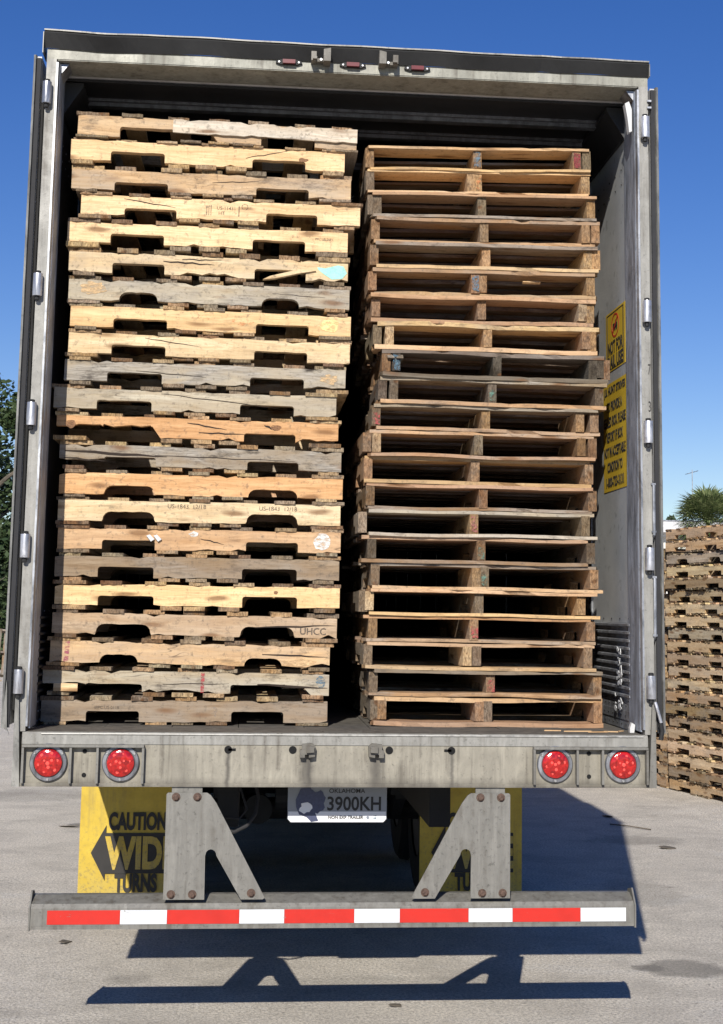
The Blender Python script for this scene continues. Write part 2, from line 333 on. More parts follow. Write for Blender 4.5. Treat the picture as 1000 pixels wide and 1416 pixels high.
# ------------------------------------------------------------------ mesh helpers
class MB:
    def __init__(s): s.v = []; s.f = []; s.mi = []
    def add(s, vs, fs, mi=0, mat=None):
        n = len(s.v)
        s.v += [tuple(mat @ Vector(p)) if mat else tuple(p) for p in vs]
        s.f += [tuple(i+n for i in f) for f in fs]; s.mi += [mi]*len(fs)
        return s
    def box(s, a, b, mi=0, mat=None):
        (x0, y0, z0), (x1, y1, z1) = a, b
        return s.add([(x0,y0,z0),(x1,y0,z0),(x1,y1,z0),(x0,y1,z0),(x0,y0,z1),(x1,y0,z1),(x1,y1,z1),(x0,y1,z1)],
              [(0,3,2,1),(4,5,6,7),(0,1,5,4),(1,2,6,5),(2,3,7,6),(3,0,4,7)], mi, mat)
    def prism(s, pts, d0, d1, axis='y', mi=0, mat=None):
        # pts is an outline in the plane across the axis; y: (x,z), x: (y,z), z: (x,y)
        n = len(pts)
        def P(p, d): return {'y': (p[0], d, p[1]), 'x': (d, p[0], p[1]), 'z': (p[0], p[1], d)}[axis]
        vs = [P(p, d0) for p in pts]+[P(p, d1) for p in pts]
        area = sum(pts[i][0]*pts[(i+1) % n][1]-pts[(i+1) % n][0]*pts[i][1] for i in range(n))
        ccw = area > 0
        if axis == 'y': ccw = not ccw
        if d1 < d0: ccw = not ccw
        a = tuple(range(n)); b = tuple(range(n, 2*n))
        fs = [a[::-1] if ccw else a, b if ccw else b[::-1]]
        for i in range(n):
            j = (i+1) % n
            q = (i, j, n+j, n+i)
            fs.append(q if ccw else q[::-1])
        return s.add(vs, fs, mi, mat)
    def tube(s, pts, r, seg=10, mi=0, cap=True, r1=None):
        pts = [Vector(p) for p in pts]; n = len(s.v); rings = []
        up = None
        for i, p in enumerate(pts):
            t = (pts[min(i+1, len(pts)-1)]-pts[max(i-1, 0)]).normalized()
            if up is None: up = t.orthogonal().normalized()
            up = (up - t*up.dot(t)).normalized(); q = t.cross(up)
            rr = r if r1 is None else r+(r1-r)*i/(len(pts)-1)
            rings.append([tuple(p+rr*(math.cos(a)*up+math.sin(a)*q)) for a in [2*math.pi*k/seg for k in range(seg)]])
        vs = [v for g in rings for v in g]; fs = []
        for i in range(len(pts)-1):
            for k in range(seg):
                a, b = i*seg+k, i*seg+(k+1) % seg
                fs.append((a, b, b+seg, a+seg))
        if cap: fs += [tuple(range(seg))[::-1], tuple(range((len(pts)-1)*seg, len(pts)*seg))]
        return s.add(vs, fs, mi)
    def lathe(s, prof, c, axis='y', seg=32, mi=0, cap=True):
        # prof: list of (radius, offset along the axis); c centre
        vs = []; fs = []
        for r, h in prof:
            for k in range(seg):
                a = 2*math.pi*k/seg; u, v = r*math.cos(a), r*math.sin(a)
                vs.append({'y': (c[0]+u, c[1]+h, c[2]+v), 'z': (c[0]+u, c[1]+v, c[2]+h), 'x': (c[0]+h, c[1]+u, c[2]+v)}[axis])
        for i in range(len(prof)-1):
            for k in range(seg):
                a, b = i*seg+k, i*seg+(k+1) % seg
                fs.append((a, b, b+seg, a+seg))
        if cap:
            fs.append(tuple(range(seg))[::-1]); fs.append(tuple(range((len(prof)-1)*seg, len(prof)*seg)))
        return s.add(vs, fs, mi)
    def mesh(s, name, mats):
        me = bpy.data.meshes.new(name); me.from_pydata(s.v, [], s.f)
        for m in (mats if isinstance(mats, (list, tuple)) else [mats]): me.materials.append(M[m] if isinstance(m, str) else m)
        if any(s.mi): me.polygons.foreach_set('material_index', s.mi)
        me.update(); return me
    def build(s, name, mats, parent=None, smooth=False, fix=True, loc=None, rot=None):
        me = s.mesh(name, mats)
        if fix:
            import bmesh
            bm = bmesh.new(); bm.from_mesh(me); bmesh.ops.recalc_face_normals(bm, faces=bm.faces); bm.to_mesh(me); bm.free()
        if smooth:
            me.polygons.foreach_set('use_smooth', [True]*len(me.polygons))
            try: me.set_sharp_from_angle(angle=R(35))
            except Exception: pass
        return link(name, me, parent, loc, rot)

def link(name, me, parent=None, loc=None, rot=None):
    o = bpy.data.objects.new(name, me); col.objects.link(o)
    if parent: o.parent = parent
    if loc: o.location = loc
    if rot: o.rotation_euler = rot
    return o
def tag(o, label=None, cat=None, group=None, kind=None):
    if label: o['label'] = label
    if cat: o['category'] = cat
    if group: o['group'] = group
    if kind: o['kind'] = kind
    return o
def empty(name, loc=(0, 0, 0), rot=(0, 0, 0)):
    o = bpy.data.objects.new(name, None); col.objects.link(o); o.location = loc; o.rotation_euler = rot
    o.empty_display_size = 0.1; return o

def text_mesh(txt, size, bold=0.0, sx=1.0, align='CENTER', mat='ink', depth=0.0006, spacing=1.0):
    """lettering lying in the local XZ plane, facing -Y"""
    cu = bpy.data.curves.new('lettering', 'FONT'); cu.body = txt; cu.size = size; cu.align_x = align; cu.align_y = 'CENTER'
    cu.offset = bold*size; cu.extrude = depth; cu.space_character = spacing; cu.resolution_u = 4
    ob = bpy.data.objects.new('lettering', cu); col.objects.link(ob)
    dg = bpy.context.evaluated_depsgraph_get(); dg.update()
    me = bpy.data.meshes.new_from_object(ob.evaluated_get(dg))
    bpy.data.objects.remove(ob); 
    for v in me.vertices: v.co = Vector((v.co.x*sx, -v.co.z, v.co.y))
    me.materials.clear(); me.materials.append(M[mat]); me.update()
    return me

def text_fit(txt, w, h, x, y, z, mat='ink', bold=0.0, depth=0.0006, name='lettering', par=None, rot=None):
    me = text_mesh(txt, 0.1, bold, mat=mat, depth=depth)
    xs = [v.co.x for v in me.vertices]; zs = [v.co.z for v in me.vertices]
    x0, x1, z0, z1 = min(xs), max(xs), min(zs), max(zs)
    for v in me.vertices: v.co.x = (v.co.x-(x0+x1)/2)*w/(x1-x0); v.co.z = (v.co.z-(z0+z1)/2)*h/(z1-z0)
    return link(name, me, par, (x, y, z), rot)

def blob(cx, cz, rx, rz, y, n=18, jit=0.25, seed=0):
    rr = random.Random(seed); mb = MB(); pts = []
    for k in range(n):
        a = 2*math.pi*k/n; q = 1+jit*(rr.random()-0.5)*2
        pts.append((cx+rx*q*math.cos(a), cz+rz*q*math.sin(a)))
    mb.prism(pts, y-0.0012, y+0.002, 'y'); return mb

# ------------------------------------------------------------------ ground
g = MB()
S = 900
g.add([(-S, -S, 0), (S, -S, 0), (S, S, 0), (-S, S, 0)], [(0, 1, 2, 3)])
tag(g.build('ground', 'ground', fix=False), kind='structure')

# ------------------------------------------------------------------ the trailer
W = 1.295; ZT = 4.045; ZF = 1.2177; ZB = 1.006; LEN = 14.2
T = empty('semi_trailer'); tag(T, 'tall grey box trailer seen from behind, doors folded open, loaded with two stacks of pallets', 'trailer')

# shell
m = MB(); m.box((-W+0.003, 0.30, 1.02), (-W+0.033, LEN, 3.995)); m.build('side_wall', ['ext'], T)
m = MB(); m.box((W-0.033, 0.30, 1.02), (W-0.003, LEN, 3.995)); m.build('side_wall', ['ext'], T)
m = MB(); m.box((-W+0.003, 0.20, 4.0), (W-0.003, LEN, 4.04)); m.build('roof', ['ext'], T)
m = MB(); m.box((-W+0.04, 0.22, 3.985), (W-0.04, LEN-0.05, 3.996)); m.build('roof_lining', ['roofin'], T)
m = MB(); m.box((-W+0.034, LEN-0.04, 1.0), (W-0.034, LEN, 3.9995)); m.build('front_wall', ['dark_in'], T)
m = MB()
for k in range(9):
    x0 = -W+0.05+k*0.277
    m.box((x0, 0.10, 1.12), (x0+0.274, LEN-0.05, ZF-0.0005 if k % 2 else ZF-0.002))
m.build('floor_boards', ['floor'], T)
# inner side linings: panel above, corrugated scuff band below; left side coloured dark as painted shade
for sgn in (-1, 1):
    X = sgn*(W-0.034)
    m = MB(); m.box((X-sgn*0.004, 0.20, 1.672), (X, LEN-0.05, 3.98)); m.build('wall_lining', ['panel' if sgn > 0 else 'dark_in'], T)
    pr = []
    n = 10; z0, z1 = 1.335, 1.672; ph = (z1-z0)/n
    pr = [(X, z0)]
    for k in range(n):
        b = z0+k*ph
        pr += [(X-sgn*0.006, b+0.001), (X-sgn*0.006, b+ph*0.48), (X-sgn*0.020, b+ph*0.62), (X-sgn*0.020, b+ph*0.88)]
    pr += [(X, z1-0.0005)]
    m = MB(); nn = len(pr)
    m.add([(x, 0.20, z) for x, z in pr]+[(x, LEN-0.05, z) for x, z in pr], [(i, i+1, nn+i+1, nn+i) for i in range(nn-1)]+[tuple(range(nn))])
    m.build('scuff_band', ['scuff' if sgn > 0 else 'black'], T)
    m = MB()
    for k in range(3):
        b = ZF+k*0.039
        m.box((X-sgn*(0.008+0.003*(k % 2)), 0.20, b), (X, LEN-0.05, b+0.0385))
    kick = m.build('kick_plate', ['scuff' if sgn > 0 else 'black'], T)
    m = MB()
    for k in range(3):
        for j in range(26):
            m.lathe([(0.004, 0), (0.003, -0.003*sgn)], (X-sgn*(0.0085+0.003*(k % 2)), 0.30+j*0.075, ZF+0.02+k*0.039), 'x', 8)
    for j in range(22):
        m.lathe([(0.0045, 0), (0.003, -0.003*sgn)], (X-sgn*0.0045, 0.26+j*0.15, 1.69), 'x', 8)
    for q in range(10):
        for j in range(2):
            m.lathe([(0.005, 0), (0.0035, -0.003*sgn)], (X-sgn*0.0045, 0.32+q*0.11, 3.72-j*0.07), 'x', 8)
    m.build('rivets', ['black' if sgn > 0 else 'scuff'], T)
    # slotted logistic post
    m = MB()
    for j in range(12):
        m.box((X-sgn*0.012, 0.93+j*1.2, 1.674), (X-sgn*0.0045, 0.99+j*1.2, 3.97))
    lp_ = m.build('logistic_post', ['galv'], T)
    for k in range(40 if sgn > 0 else 0):
        m = MB(); m.box((X-sgn*0.0135, 0.945, 1.72+k*0.056), (X-sgn*0.011, 0.975, 1.752+k*0.056))
        m.build('slot', ['hole'], lp_)
# roof bows
for i, y in enumerate((0.44, 0.72, 1.25, 1.85, 2.45, 3.05, 3.65)):
    m = MB(); m.box((-W+0.06, y, 3.955), (W-0.10, y+0.045, 3.984)); m.box((-W+0.06, y-0.02, 3.972), (W-0.10, y+0.065, 3.9845))
    m.build('roof_bow', ['bow'], T)
for sgn in (-1, 1):
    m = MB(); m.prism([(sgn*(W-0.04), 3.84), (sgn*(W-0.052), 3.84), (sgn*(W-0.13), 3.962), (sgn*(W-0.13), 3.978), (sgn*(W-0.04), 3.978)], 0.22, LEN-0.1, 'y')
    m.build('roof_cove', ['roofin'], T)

# corner posts: painted outer face, worn galvanised jamb
for sgn in (-1, 1):
    m = MB()
    xo, xi = sgn*W, sgn*(W-0.041)
    m.box((min(xo, xi), 0.0, ZF+0.0005), (max(xo, xi), 0.06, 4.0))
    p = m.build('corner_post', ['frame'], T)
    m = MB()
    m.prism([(sgn*(W-0.041), -0.004), (sgn*(W-0.036), 0.22), (sgn*(W-0.0395), 0.22), (sgn*(W-0.055), 0.012), (sgn*(W-0.049), -0.004)], ZF+0.02, 3.985, 'z')
    m.build('jamb_edge', ['galv'], p)
    m = MB()
    m.prism([(sgn*(W-0.0495), 0.013), (sgn*(W-0.040), 0.22), (sgn*(W-0.0505), 0.22), (sgn*(W-0.0575), 0.02), (sgn*(W-0.0555), 0.013)], ZF+0.012, 3.98, 'z')
    m.build('jamb_lining', ['galv_dark'], p)
    if sgn > 0:
        m = MB()
        m.prism([(1.196, 3.925), (1.214, 3.935), (1.226, 3.90), (1.226, 3.80), (1.214, 3.795), (1.207, 3.86)], 0.012, 0.05, 'y')
        m.build('bent_seal_flap', ['plastic'], p)
    # outer lower gusset running down beside the sill
    m = MB()
    m.prism([(sgn*(W+0.001), ZB), (sgn*(W+0.001), 1.41), (sgn*(W-0.013), 1.34), (sgn*(W-0.03), ZB)], -0.016, 0.25, 'y')
    m.build('lower_gusset', ['alu' if sgn < 0 else 'under'], p)

# header
m = MB()
m.prism([(0.0, 4.0), (0.0, ZT), (0.03, ZT+0.012), (0.2, ZT+0.012), (0.2, 4.0)], -W+0.0005, W-0.0005, 'x')
hd = m.build('header', ['header'], T)
m = MB()
m.prism([(0.003, 3.9990), (0.003, 3.9960), (0.155, 3.990), (0.17, 3.9990)], -W+0.045, W-0.045, 'x')
m.build('header_underside', ['header'], hd)
for sgn in (-1, 1):
    m = MB(); m.prism([(sgn*(W-0.045), 3.93), (sgn*(W-0.09), 3.99), (sgn*(W-0.045), 3.99)], 0.03, 0.14, 'y')
    m.build('corner_brace', ['galv'], hd)
# drip rail above the header, dented: a bent sheet that follows a wavy edge
m = MB(); N = 60; vs = []
for i in range(N+1):
    x = -W-0.012+(2*W+0.012)*i/N
    dz = 0.004*math.sin(x*7)-0.012*math.exp(-((x+1.02)/0.10)**2)+0.010*math.exp(-((x-0.83)/0.05)**2)+0.003*math.sin(x*19+1)
    if x < -1.1: dz += 0.004
    top = ZT+0.062 - 0.012*(x+W)/(2*W) + dz*0.7
    vs += [(x, -0.030+dz, top+0.001), (x, -0.034+dz, top-0.006), (x, -0.006, ZT-0.003+dz*0.4), (x, 0.02, ZT+0.012), (x, 0.10, top), (x, -0.026+dz, top+0.006)]
fs = []
for i in range(N):
    for k in range(6):
        a = i*6+k; b = i*6+(k+1) % 6
        fs.append((a, b, b+6, a+6))
fs += [tuple(range(6)), tuple(range(N*6, N*6+6))]
m.add(vs, fs); m.build('drip_rail', ['black'], T)
m = MB(); vs = []; fs = []
for i in range(N+1):
    x = -W-0.012+(2*W+0.012)*i/N
    dz = 0.004*math.sin(x*7)-0.012*math.exp(-((x+1.02)/0.10)**2)+0.010*math.exp(-((x-0.83)/0.05)**2)+0.003*math.sin(x*19+1)
    if x < -1.1: dz += 0.004
    top = ZT+0.062 - 0.012*(x+W)/(2*W) + dz*0.7
    vs += [(x, -0.036+dz, top+0.0035), (x, -0.036+dz, top+0.0095), (x, 0.10, top+0.0135), (x, 0.10, top+0.008)]
for i in range(N):
    for k in range(4):
        a = i*4+k; b = i*4+(k+1) % 4
        fs.append((a, b, b+4, a+4))
fs += [(0, 1, 2, 3), (N*4, N*4+1, N*4+2, N*4+3)]
m.add(vs, fs); m.build('drip_rail_edge', ['alu'], T)
m = MB(); m.box((-W-0.016, -0.03, ZT-0.03), (-W-0.0125, 0.08, ZT+0.062)); m.build('rail_end_cap', ['alu'], T)
m = MB(); m.box((W+0.0005, -0.025, ZT-0.005), (W+0.005, 0.08, ZT+0.052)); m.build('rail_end_cap', ['alu'], T)
# marker lamps and upper keepers
for x, z in ((-0.276, 4.030), (-0.002, 4.030), (0.277, 4.029)):
    m = MB(); m.prism([(x-0.056, z-0.003), (x-0.036, z-0.010), (x+0.036, z-0.010), (x+0.056, z-0.003), (x+0.056, z+0.004), (x+0.036, z+0.012), (x-0.036, z+0.012), (x-0.056, z+0.004)], -0.012, 0.001, 'y')
    ml = m.build('marker_lamp', ['black'], T)
    m = MB(); m.prism([(x-0.027, z-0.008), (x+0.027, z-0.008), (x+0.027, z+0.009), (x-0.027, z+0.009)], -0.026, -0.012, 'y'); m.build('lamp_lens', ['marker'], ml)
    for d in (-0.042, 0.042):
        m = MB(); m.lathe([(0.006, 0), (0.004, -0.005)], (x+d, -0.012, z), 'y', 10); m.build('screw', ['screw'], ml)
for x, z, d in ((-0.140, 4.035, 1), (0.148, 4.035, -1)):
    m = MB()
    m.prism([(x-d*0.042, z-0.006), (x-d*0.020, z-0.006), (x-d*0.020, z+0.034), (x-d*0.042, z+0.034)], -0.055, 0.0, 'y')
    m.prism([(x+d*0.010, z-0.012), (x+d*0.040, z-0.012), (x+d*0.040, z+0.046), (x+d*0.010, z+0.040)], -0.070, 0.0, 'y')
    m.box((x-0.02, -0.035, z-0.004), (x+0.02, 0.0, z+0.010))
    m.box((x-d*0.036, -0.07, z-0.004), (x-d*0.018, -0.055, z+0.006))
    k = m.build('lock_keeper', ['keeper'], T)
    m = MB(); m.lathe([(0.007, 0), (0.006, -0.008)], (x, -0.036, z+0.003), 'y', 6); m.build('bolt', ['screw'], k)

# rear sill
m = MB()
m.box((-W+0.0305, 0.0, ZB+0.004), (W-0.0305, 0.10, 1.1695))
m.box((-W+0.0305, -0.010, ZB), (W-0.0305, 0.10, ZB+0.014))           # bottom lip
sill = m.build('rear_sill', ['sill'], T)
m = MB(); m.prism([(-0.004, 1.170), (-0.004, ZF-0.010), (0.004, ZF-0.001), (0.20, ZF-0.001), (0.20, 1.170)], -W+0.0305, W-0.0305, 'x')
m.build('sill_top_band', ['frame'], sill)
m = MB(); m.tube([(-1.19, -0.0035, ZF-0.008), (W-0.05, -0.0035, ZF-0.008)], 0.0045, 8); m.build('worn_edge', ['lip'], sill)
m = MB(); m.prism([(0.003, ZF-0.0005), (0.003, ZF+0.001), (0.24, ZF+0.001), (0.24, ZF-0.0005)], -W+0.05, W-0.05, 'x')
m.build('threshold_plate', ['floor'], sill)
m = MB(); n=14
pts=[(0.01+0.085*math.cos(math.pi*k/n)*(1 if k%2 else .93), 0.03+0.15*math.sin(math.pi*k/n)*(1 if k%3 else .85)) for k in range(n+1)]
m.prism(pts, ZF+0.0011, ZF+0.004, 'z'); m.build('mud_patch', ['floor'], sill)
# lamp boxes: ledge on top, ribs between
for sgn in (-1, 1):
    xs = sorted([sgn*1.258, sgn*0.784]); 
    m = MB(); m.box((xs[0], -0.034, 1.160), (xs[1], -0.0005, 1.1695))
    for xx in (1.2555, 1.07, 0.965, 0.787):
        x = sgn*xx; m.box((x-0.0045, -0.030, ZB+0.0145), (x+0.0045, -0.0005, 1.1598))
    m.build('lamp_box', ['under'], T)
    for z in (1.1425, 1.050):
        m = MB(); m.lathe([(0.009, 0), (0.009, -0.0015)], (sgn*1.0175, -0.0004, z), 'y', 16); m.build('drain_hole', ['hole'], sill)
    for xx in (1.157, 0.875):
        x = sgn*xx
        m = MB(); m.lathe([(0.074, -0.0005), (0.074, -0.008), (0.070, -0.013), (0.058, -0.014), (0.055, -0.009)], (x, 0, 1.0985), 'y', 40)
        tl = m.build('tail_light', ['ring'], T, smooth=True)
        m = MB(); prof = [(0.0545, -0.0095), (0.0535, -0.018), (0.049, -0.021), (0.035, -0.0235), (0.018, -0.0247), (0.002, -0.025)]
        m.lathe(prof, (x, 0, 1.0985), 'y', 36); m.build('lamp_lens', ['lens'], tl, smooth=True)
        m = MB(); rr = random.Random(int(abs(x)*100)+(1 if sgn > 0 else 0))
        for k in range(10):
            if k == 0: px, pz = 0, 0
            elif k < 4: a = k*2.094+0.6; px, pz = 0.017*math.cos(a), 0.017*math.sin(a)
            else: a = k*1.047+0.2; px, pz = 0.037*math.cos(a), 0.037*math.sin(a)
            yy = -0.0252 + 0.0030*((px*px+pz*pz)**0.5/0.037)
            r_ = 0.0052+0.003*rr.random()
            m.lathe([(r_, 0), (r_*0.7, -0.0012)], (x+px+rr.uniform(-.002, .002), yy, 1.0985+pz+rr.uniform(-.002, .002)), 'y', 10)
        m.build('led_element', ['led'], tl)
        for a in (2.55, 0.59, -1.57):
            m = MB(); m.lathe([(0.006, 0), (0.004, -0.005)], (x+0.065*math.cos(a), -0.0135, 1.0985+0.065*math.sin(a)), 'y', 10)
            m.build('screw', ['screw'], tl)
# holes and lower keepers
for x, z, kd in ((-0.455, 1.175, 1), (-0.194, 1.174, 0), (0.194, 1.174, 0), (0.451, 1.178, -1)):
    pass
for x, kd in ((-0.452, 1), (-0.194, 0), (0.196, 0), (0.450, -1)):
    m = MB(); m.lathe([(0.0155, 0), (0.0155, -0.0018)], (x, -0.0003, 1.149+0.002), 'y', 20)
    if kd: m.box((min(x, x+kd*0.030), -0.0021, 1.146), (max(x, x+kd*0.030), -0.0003, 1.156))
    m.build('lock_rod_hole', ['hole'], sill)
for x, d in ((-0.136, 1), (0.142, -1)):
    m = MB(); z = 1.150
    m.prism([(x-d*0.030, z-0.026), (x-d*0.030, z+0.004), (x-d*0.022, z+0.004), (x-d*0.022, z+0.026), (x+d*0.018, z+0.030), (x+d*0.032, z+0.018), (x+d*0.030, z-0.022), (x+d*0.006, z-0.026), (x+d*0.006, z-0.014), (x-d*0.010, z-0.014), (x-d*0.010, z-0.026)], -0.035, -0.0005, 'y')
    m.prism([(x-d*0.004, z-0.006), (x-d*0.004, z+0.022), (x+d*0.026, z+0.018), (x+d*0.026, z-0.004)], -0.052, -0.035, 'y')
    m.build('lock_keeper', ['keeper'], T)

# hinges
for X, zs in ((-1.286, (3.843, 3.02, 2.484, 1.949, 1.413)), (1.276, (3.809, 2.992, 2.473, 1.939, 1.412))):
    for z in zs:
        m = MB(); c = (X, -0.020, z)
        m.lathe([(0.019, -0.047), (0.0195, -0.044), (0.0195, 0.044), (0.019, 0.047)], c, 'z', 20)
        m.box((X-0.010, -0.018, z-0.040), (X+0.010, 0.0, z+0.040))
        h = m.build('hinge', ['hinge'], T, smooth=True)
        m = MB(); m.lathe([(0.012, 0), (0.012, 0.010), (0.006, 0.012)], (X, -0.020, z+0.0475), 'z', 8)
        m.lathe([(0.010, 0), (0.010, -0.016), (0.004, -0.018)], (X, -0.020, z-0.0475), 'z', 8)
        m.build('hinge_pin', ['black'], h)

# doors folded back along the sides
for sgn in (-1, 1):
    a, b = (-1.345, -1.318) if sgn < 0 else (1.308, 1.337)
    z0, z1 = (1.232, 4.012) if sgn < 0 else (1.225, 3.998)
    m = MB(); m.box((a, 0.014, z0+0.01), (b, 1.22, z1)); d = m.build('rear_door', ['ext'], T)
    m = MB()
    if sgn < 0: m.prism([(a-0.004, 0.0), (a+0.005, -0.004), (a+0.009, 0.012), (a+0.009, 0.0135), (a-0.004, 0.0135)], z0, z1+0.002, 'z')
    else: m.prism([(b+0.004, 0.0), (b-0.006, -0.004), (b-0.010, 0.012), (b-0.010, 0.0135), (b+0.004, 0.0135)], z0+0.0, z1+0.002, 'z')
    m.build('door_edge', ['alu'], d)
    m = MB()
    e0, e1 = (a+0.0095, b) if sgn < 0 else (a, b-0.0105)
    m.box((e0, 0.002, z0), (e1, 0.0135, z1-0.01)); m.build('door_seal', ['rubber'], d)
    # lock rod and brackets on the outer skin, between door and side wall
    m = MB(); xr = b+0.010 if sgn < 0 else a-0.010
    if sgn > 0:
        for zz in ((1.60, 1.88), (2.02, 2.27)): m.tube([(xr, 0.02, zz[0]), (xr+0.002, -0.006, zz[0]+0.02), (xr+0.002, -0.008, zz[1]-0.02), (xr, 0.02, zz[1])], 0.007, 8)
        for zz in (1.62, 1.86, 2.05, 2.25, 3.90, 3.93): m.box((xr-0.008, -0.01, zz), (xr+0.010, 0.02, zz+0.008))
        m.build('lock_rod', ['galv'], d)
        m = MB(); m.tube([(1.290, -0.03, 1.352), (1.296, -0.034, 1.33), (1.312, -0.036, 1.27)], 0.0065, 8); m.build('hold_back_hook', ['hinge'], d)
        m = MB(); m.tube([(1.312, -0.03, 1.268), (1.318, -0.03, 1.235), (1.312, -0.028, 1.20)], 0.010, 8); m.build('chain', ['black'], d)
    else:
        m.tube([(xr, 0.03, 1.3), (xr, 0.03, 3.9)], 0.006, 8); m.build('lock_rod', ['black'], d)
        m = MB(); m.prism([(a, 1.236), (b-0.004, 1.22), (b+0.004, 1.205), (b-0.006, 1.23), (b-0.012, 1.38), (a+0.012, 1.42)], -0.012, -0.0045, 'y'); m.build('torn_seal_end', ['alu'], d)
# big black vinyl figures on the edge of the open side
for ch, z in (('7', 2.745), ('3', 2.585)):
    text_fit(ch, 0.011, 0.045, 1.2885, -0.0012, z, 'ink', 0.0, 0.0004, 'number_lettering', T)

# underride guard
m = MB()
m.prism([(0.0, 0.463), (0.0, 0.541), (0.012, 0.556), (0.075, 0.580), (0.105, 0.580), (0.105, 0.463)], -1.201, 1.201, 'x')
m.prism([(-0.003, 0.462), (-0.003, 0.474), (0.0, 0.474), (0.0, 0.462)], -1.198, 1.198, 'x')
ug = m.build('underride_bar', ['under'], T)
for sgn in (-1, 1):
    m = MB(); m.prism([(-0.004, 0.456), (-0.006, 0.545), (0.045, 0.603), (0.108, 0.590), (0.108, 0.456)], sgn*1.2015, sgn*1.208, 'x')
    m.build('end_plate', ['under'], ug)
xs = [-1.137, -0.855, -0.673, -0.390, -0.213, 0.065, 0.247, 0.524, 0.702, 0.980, 1.167]
for i in range(10):
    m = MB(); m.box((xs[i]+0.0005, -0.0018, 0.4805), (xs[i+1]-0.0005, -0.0003, 0.5335))
    m.build('reflective_tape', ['white_tape' if i % 2 else 'red_tape'], ug)
for sgn in (-1, 1):
    P = [(-0.690, 0.978), (-0.684, 0.984), (-0.530, 0.984), (-0.515, 0.974), (-0.492, 0.943), (-0.292, 0.580), (-0.300, 0.574), (-0.386, 0.574)]
    for k in range(7):
        t = k/6*math.pi*0.8; P.append((-0.509+0.022*math.cos(t)*1.0, 0.742+0.024*math.sin(t)))
    P += [(-0.531, 0.74), (-0.5295, 0.574), (-0.690, 0.574)]
    P = [(-sgn*-1*x if sgn > 0 else x, z) for x, z in P] if sgn > 0 else P
    if sgn > 0: P = [(-x if x < 0 else x, z) for x, z in P]
    m = MB(); m.prism(P, -0.012, -0.0045, 'y'); up = m.build('guard_upright', ['under'], T)
    m = MB(); m.box((sgn*0.61-0.06, 0.0, 0.60), (sgn*0.61+0.06, 0.012, 1.02)); m.build('upright_backing', ['under'], up)
    for x, z in ((0.652, 0.967), (0.568, 0.967), (0.660, 0.594), (0.577, 0.594), (0.346, 0.598)):
        m = MB(); m.lathe([(0.017, 0), (0.016, -0.003)], (sgn*x, -0.012, z), 'y', 18); m.lathe([(0.0115, -0.003), (0.0115, -0.012), (0.008, -0.014)], (sgn*x, -0.012, z), 'y', 6)
        m.build('bolt', ['rust'], up)

# licence plate
PX, PY, PZ0, PZ1 = 0.003, 0.215, 0.838, 1.035
m = MB(); hw = 0.206; ch = 0.014
m.prism([(PX-hw+ch, PZ0), (PX+hw-ch, PZ0), (PX+hw, PZ0+ch), (PX+hw, PZ1-ch), (PX+hw-ch, PZ1), (PX-hw+ch, PZ1), (PX-hw, PZ1-ch), (PX-hw, PZ0+ch)], PY, PY+0.004, 'y')
lp = m.build('license_plate', ['plate'], T)
m = MB(); m.prism([(PX-hw+ch, PZ0+0.002), (PX+hw-ch, PZ0+0.002), (PX+hw-0.003, PZ0+ch), (PX+hw-0.003, PZ0+0.044), (PX-hw+0.003, PZ0+0.044), (PX-hw+0.003, PZ0+ch)], PY-0.0012, PY-0.0002, 'y'); m.build('plate_band', ['plate_w'], lp)  # white strip painted bright where sun reaches below the sill's shade
text_fit('3900KH', 0.224, 0.058, 0.073, PY-0.0012, 0.914, 'ink', 0.02, 0.0005, 'plate_lettering', lp)
text_fit('OKLAHOMA', 0.15, 0.018, 0.043, PY-0.0012, 0.966, 'ink', 0.01, 0.0005, 'plate_lettering', lp)
text_fit('NON EXP TRAILER', 0.146, 0.013, 0.039, PY-0.0024, 0.859, 'ink', 0.03, 0.0005, 'plate_lettering', lp)
b = blob(-0.085, 0.925, 0.040, 0.045, PY-0.0015, 22, 0.22, 3); b.prism([(-0.17, 0.93), (-0.15, 0.975), (-0.11, 0.98), (-0.09, 0.94), (-0.095, 0.89), (-0.075, 0.845), (-0.105, 0.841), (-0.125, 0.86), (-0.155, 0.87), (-0.168, 0.90)], PY-0.0030, PY-0.0018, 'y')
b.build('plate_picture', ['plate_b'], lp)
b = blob(-0.128, 0.896, 0.026, 0.020, PY-0.0036, 14, 0.25, 5); b.build('plate_picture_highlight', ['plate_w'], lp)
m = MB(); m.lathe([(0.006, 0), (0.005, -0.004)], (0.130, PY-0.0012, 0.858), 'y', 10); m.build('screw', ['galv_dark'], lp)
m = MB(); m.box((0.153, PY-0.0022, 0.853), (0.166, PY-0.0013, 0.866)); m.build('registration_sticker', ['p_blue'], lp)
m = MB(); m.box((-0.17, PY+0.006, 0.85), (0.19, PY+0.03, 1.05)); m.build('plate_bracket', ['black'], T)

